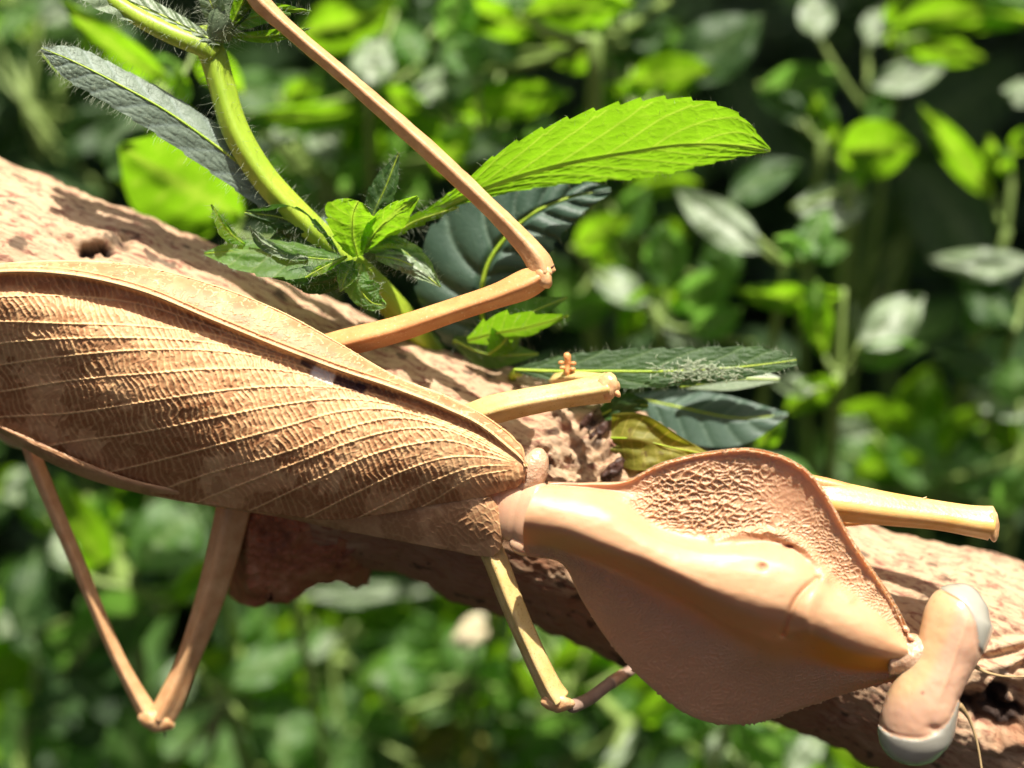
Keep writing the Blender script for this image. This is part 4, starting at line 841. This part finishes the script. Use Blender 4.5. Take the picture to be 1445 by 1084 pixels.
W_('bushy lime weed above the foreleg tip', (1310, 700), -5, [('G', 1240, 600, 120, 70, 160), ('G', 1300, 570, 120, 66, 70), ('G', 1350, 620, 110, 56, 60), ('M', 1290, 640, 120, 70, 120), ('P', 1200, 610, 70, 36, 170), ('G', 1250, 660, 110, 50, 190), ('M', 1380, 660, 110, 56, 30), ('P', 1370, 645, 60, 30, -40), ('G', 1320, 560, 70, 40, 110)])
W_('dim weed at the right edge beside the bushy lime one', (1440, 640), -7, [('P', 1415, 565, 110, 40, 165), ('M', 1440, 540, 60, 70, 90), ('G', 1415, 615, 60, 44, 120), ('M', 1430, 690, 80, 50, 60), ('D', 1370, 520, 110, 50, 160)])
W_('short weed with a lime scoop leaf right of the bluish leaf', (1100, 670), -3.4, [('G', 1088, 612, 60, 36, 50)])
W_('weed with soft green leaves behind the pale slanting leaf', (930, 450), -6, [('M', 938, 360, 90, 66, 95), ('P', 875, 402, 100, 44, 150), ('G', 850, 330, 90, 50, 30), ('M', 990, 405, 110, 60, 30), ('G', 900, 440, 90, 44, 60), ('M', 1010, 450, 80, 46, 20), ('P', 960, 480, 70, 30, -30), ('G', 950, 420, 60, 30, -20)])
W_('weed with small lime leaves right of the leg bend', (880, 320), -7, [('G', 930, 270, 120, 40, 10), ('M', 900, 300, 80, 50, 70), ('G', 860, 370, 70, 40, 120), ('M', 830, 440, 90, 50, 20), ('M', 1010, 370, 80, 60, 100)])
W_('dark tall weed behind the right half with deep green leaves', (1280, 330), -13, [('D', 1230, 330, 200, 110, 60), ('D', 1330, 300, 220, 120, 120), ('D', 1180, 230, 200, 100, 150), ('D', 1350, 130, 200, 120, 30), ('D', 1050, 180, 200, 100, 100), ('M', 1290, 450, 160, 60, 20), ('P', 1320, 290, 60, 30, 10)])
# lower left
W_('lime weed behind the thin shank of the hind leg', (185, 830), -4, [('G', 125, 745, 170, 70, 120), ('M', 245, 755, 150, 96, 40), ('M', 155, 890, 150, 92, 200), ('G', 275, 820, 90, 34, 50), ('P', 90, 775, 60, 40, 110)], r=11)
W_('weed with a curved green leaf right of the hind knee', (320, 985), -4.5, [('M', 385, 920, 170, 58, 28), ('M', 400, 1035, 110, 96, 95), ('G', 385, 972, 80, 26, 5), ('M', 190, 1055, 120, 80, 110), ('P', 400, 1000, 80, 30, 0)], r=10)
W_('dim weed in the bottom left corner with a pale pointed leaf', (30, 1090), -5.5, [('M', 25, 1040, 120, 70, 100), ('D', 90, 980, 150, 80, 40), ('P', 30, 680, 70, 44, 30), ('D', 40, 860, 140, 80, 100), ('D', 70, 780, 120, 60, 60), ('P', 15, 880, 50, 34, 50)])
W_('weed with a level lime blade under the bark flap', (470, 930), -6, [('G', 540, 866, 120, 34, 3), ('P', 520, 838, 200, 30, 2), ('P', 440, 905, 80, 40, 10), ('M', 585, 905, 60, 50, 80), ('M', 470, 990, 90, 60, 100), ('P', 370, 880, 50, 30, 60)])
W_('weed with a small cream flower left of the pale hanging leg', (660, 960), -5, [('M', 570, 955, 90, 60, 100), ('M', 620, 980, 90, 60, 60), ('P', 555, 960, 60, 60, 80), ('M', 690, 960, 80, 50, 40), ('G', 710, 930, 70, 46, 30), ('M', 600, 940, 90, 30, 15)])
fl = bpy.data.objects[-1] if False else None
fw = thing('cream_flower', 'small cream flower bud above the blurred weeds, left of the pale hanging leg', 'flower', (660, 915, -11))
for (x, y, a_, b_) in ((668, 880, 20, 13), (652, 896, 16, 10), (676, 896, 17, 11), (648, 905, 12, 8), (664, 905, 14, 10)):
    blob((x, y, -11 + random.uniform(-.1, .1)), (a_, b_, b_), M_cream, 'petal', fw, rot=random.uniform(-1.2, 1.2), n=14, m=10, bump=.15)
tube('flower_stalk', [(664, 905, -11.1), (668, 960, -11.6), (670, 1040, -13), (672, 1250, -16.5)], [5, 5, 6, 6], M_bgstem, fw, n=8, k=16)
W_('lime weed between the pale leg and the shield edge', (800, 990), -4.5, [('G', 830, 925, 120, 54, 20), ('M', 790, 1040, 120, 60, 10), ('G', 740, 960, 80, 40, 120), ('P', 735, 905, 50, 30, 50), ('M', 760, 1000, 100, 44, 20), ('G', 860, 930, 70, 40, -20)])
W_('weed with a stout slanting lime stem below the shield', (885, 1020), -4, [('G', 925, 1000, 90, 44, 20), ('P', 870, 1055, 110, 26, 60), ('M', 960, 1010, 90, 40, -30)], r=14)
W_('weed with broad green leaves at the bottom, under the branch edge', (1060, 1100), -4, [('M', 1075, 1045, 110, 60, 140), ('P', 1140, 1065, 80, 44, 50), ('P', 1015, 1060, 70, 34, 70), ('M', 1000, 1000, 90, 30, 170)])
W_('yellowing weed at the bottom centre', (640, 1090), -6, [('Y', 620, 1050, 90, 46, 40), ('Y', 680, 1060, 80, 44, 120), ('D', 560, 1060, 110, 60, 60), ('Y', 600, 1010, 60, 34, 80), ('D', 720, 1050, 100, 60, 20), ('M', 480, 1060, 90, 60, 70), ('M', 540, 1010, 90, 56, 30)])
W_('shaded weed filling the lower middle behind the bark', (440, 1100), -8, [('D', 330, 760, 120, 60, 40), ('M', 440, 960, 120, 60, 150), ('M', 520, 920, 110, 60, 60), ('M', 660, 1000, 110, 60, 20), ('D', 700, 1060, 130, 70, 100), ('M', 320, 1050, 100, 60, 60)])

# undergrowth nobody could count: many small leaves on the soil and up the thicket
def undergrowth(name, n, kinds, h0, h1, size, seed, region):
    r = np.random.default_rng(seed); x0, x1, y0, y1 = region
    for ki, (kd, share) in enumerate(kinds):
        k = int(n * share); px = r.uniform(x0, x1, k); py = r.uniform(y0, y1, k); pz = h0 + (h1 - h0) * r.uniform(0, 1, k) ** 1.3
        L = size * r.uniform(.6, 1.4, k); Wd = L * r.uniform(.35, .6, k)
        az = r.uniform(0, 2 * math.pi, k); el = r.uniform(-.5, .5, k); roll = r.uniform(-.6, .6, k)
        d = np.stack([np.cos(az) * np.cos(el), np.sin(az) * np.cos(el), np.sin(el)], -1)
        s = np.cross(d, [0, 0, 1.0]); s /= np.linalg.norm(s, axis=1, keepdims=True); nn = np.cross(s, d)
        s2 = s * np.cos(roll)[:, None] + nn * np.sin(roll)[:, None]; nn = np.cross(s2, d)
        S = np.array([0, .25, .55, .8, 1.0]); WS = np.array([.1, .85, 1, .6, .05]); c0 = np.stack([px, py, pz], -1)
        rows = []
        for a, b in zip(S, WS):
            c = c0 + d * (L * (a - .5))[:, None] - nn * (L * .25 * (a - .3) ** 2)[:, None]
            for q in (-1, 0, 1): rows.append(c + s2 * (Wd * .5 * b * q)[:, None] + nn * (Wd * .12 * abs(q))[:, None])
        v = np.stack(rows, 1).reshape(-1, 3)
        f = np.array([[i * 3 + j, i * 3 + j + 1, i * 3 + j + 4, i * 3 + j + 3] for i in range(4) for j in range(2)])
        F = (f[None] + 15 * np.arange(k)[:, None, None]).reshape(-1, 4)
        mesh(name, v, F, LM[kd], None, {'vein': np.zeros(len(v))}, kind='stuff')
undergrowth('undergrowth', 6200, [('D', .94), ('M', .06)], .2, 6, 3.0, 3, (-38, 38, -8, 88))
undergrowth('undergrowth', 260, [('D', .5), ('M', .3), ('G', .14), ('P', .06)], 6, 14, 1.7, 4, (-20, 20, 6, 50))

# unseen shrub added above the picture to keep the soil in shade
shrub = bpy.data.objects.new('shade_shrub', None); COL.objects.link(shrub); shrub.location = (0, 80, 0); LOC[shrub] = np.array([0, 80, 0.0])
shrub['label'] = 'unseen shrub added to shade the far side of the weed bed'; shrub['category'] = 'shrub'
for (x, y) in ((-46, 70), (44, 76), (4, 84)):
    v, f = ring_tube(spline(np.array([[x, y, 0], [x * .95, y - 2, 18], [x * .8, y - 10, 32], [x * .6, y - 26, 41]]), 24), np.linspace(2.2, .7, 24), 12); mesh('trunk', v, f, M_bark, shrub)
r = np.random.default_rng(12); k = 5200
px = r.uniform(-48, 48, k); py = r.uniform(17, 86, k); pz = 32 + 14 * r.uniform(0, 1, k) * (1 - (px / 60) ** 2) + 2 * noise(px / 9, py / 9, 0.0, 2)
hol = noise(px / 6, py / 6, 0.0, 6); kp = hol > -.42; px, py, pz = px[kp], py[kp], pz[kp]; k = len(px)
L = 4.2 * r.uniform(.7, 1.3, k); az = r.uniform(0, 6.28, k); el = r.uniform(-.6, .3, k)
d = np.stack([np.cos(az) * np.cos(el), np.sin(az) * np.cos(el), np.sin(el)], -1); sd_ = np.cross(d, [0, 0, 1.0]); sd_ /= np.linalg.norm(sd_, axis=1, keepdims=True); nn = np.cross(sd_, d)
c0 = np.stack([px, py, pz], -1); rows = []
for a, b in zip((0, .3, .65, 1), (.1, 1, .85, .05)):
    for q in (-1, 0, 1): rows.append(c0 + d * (L * (a - .5))[:, None] + sd_ * (L * .27 * b * q)[:, None] + nn * (L * .06 * abs(q))[:, None])
f = np.array([[i * 3 + j, i * 3 + j + 1, i * 3 + j + 4, i * 3 + j + 3] for i in range(3) for j in range(2)])
v = np.stack(rows, 1).reshape(-1, 3)
mesh('crown', v, (f[None] + 12 * np.arange(k)[:, None, None]).reshape(-1, 4), LM['D'], shrub, {'vein': np.zeros(len(v))}, kind='stuff')
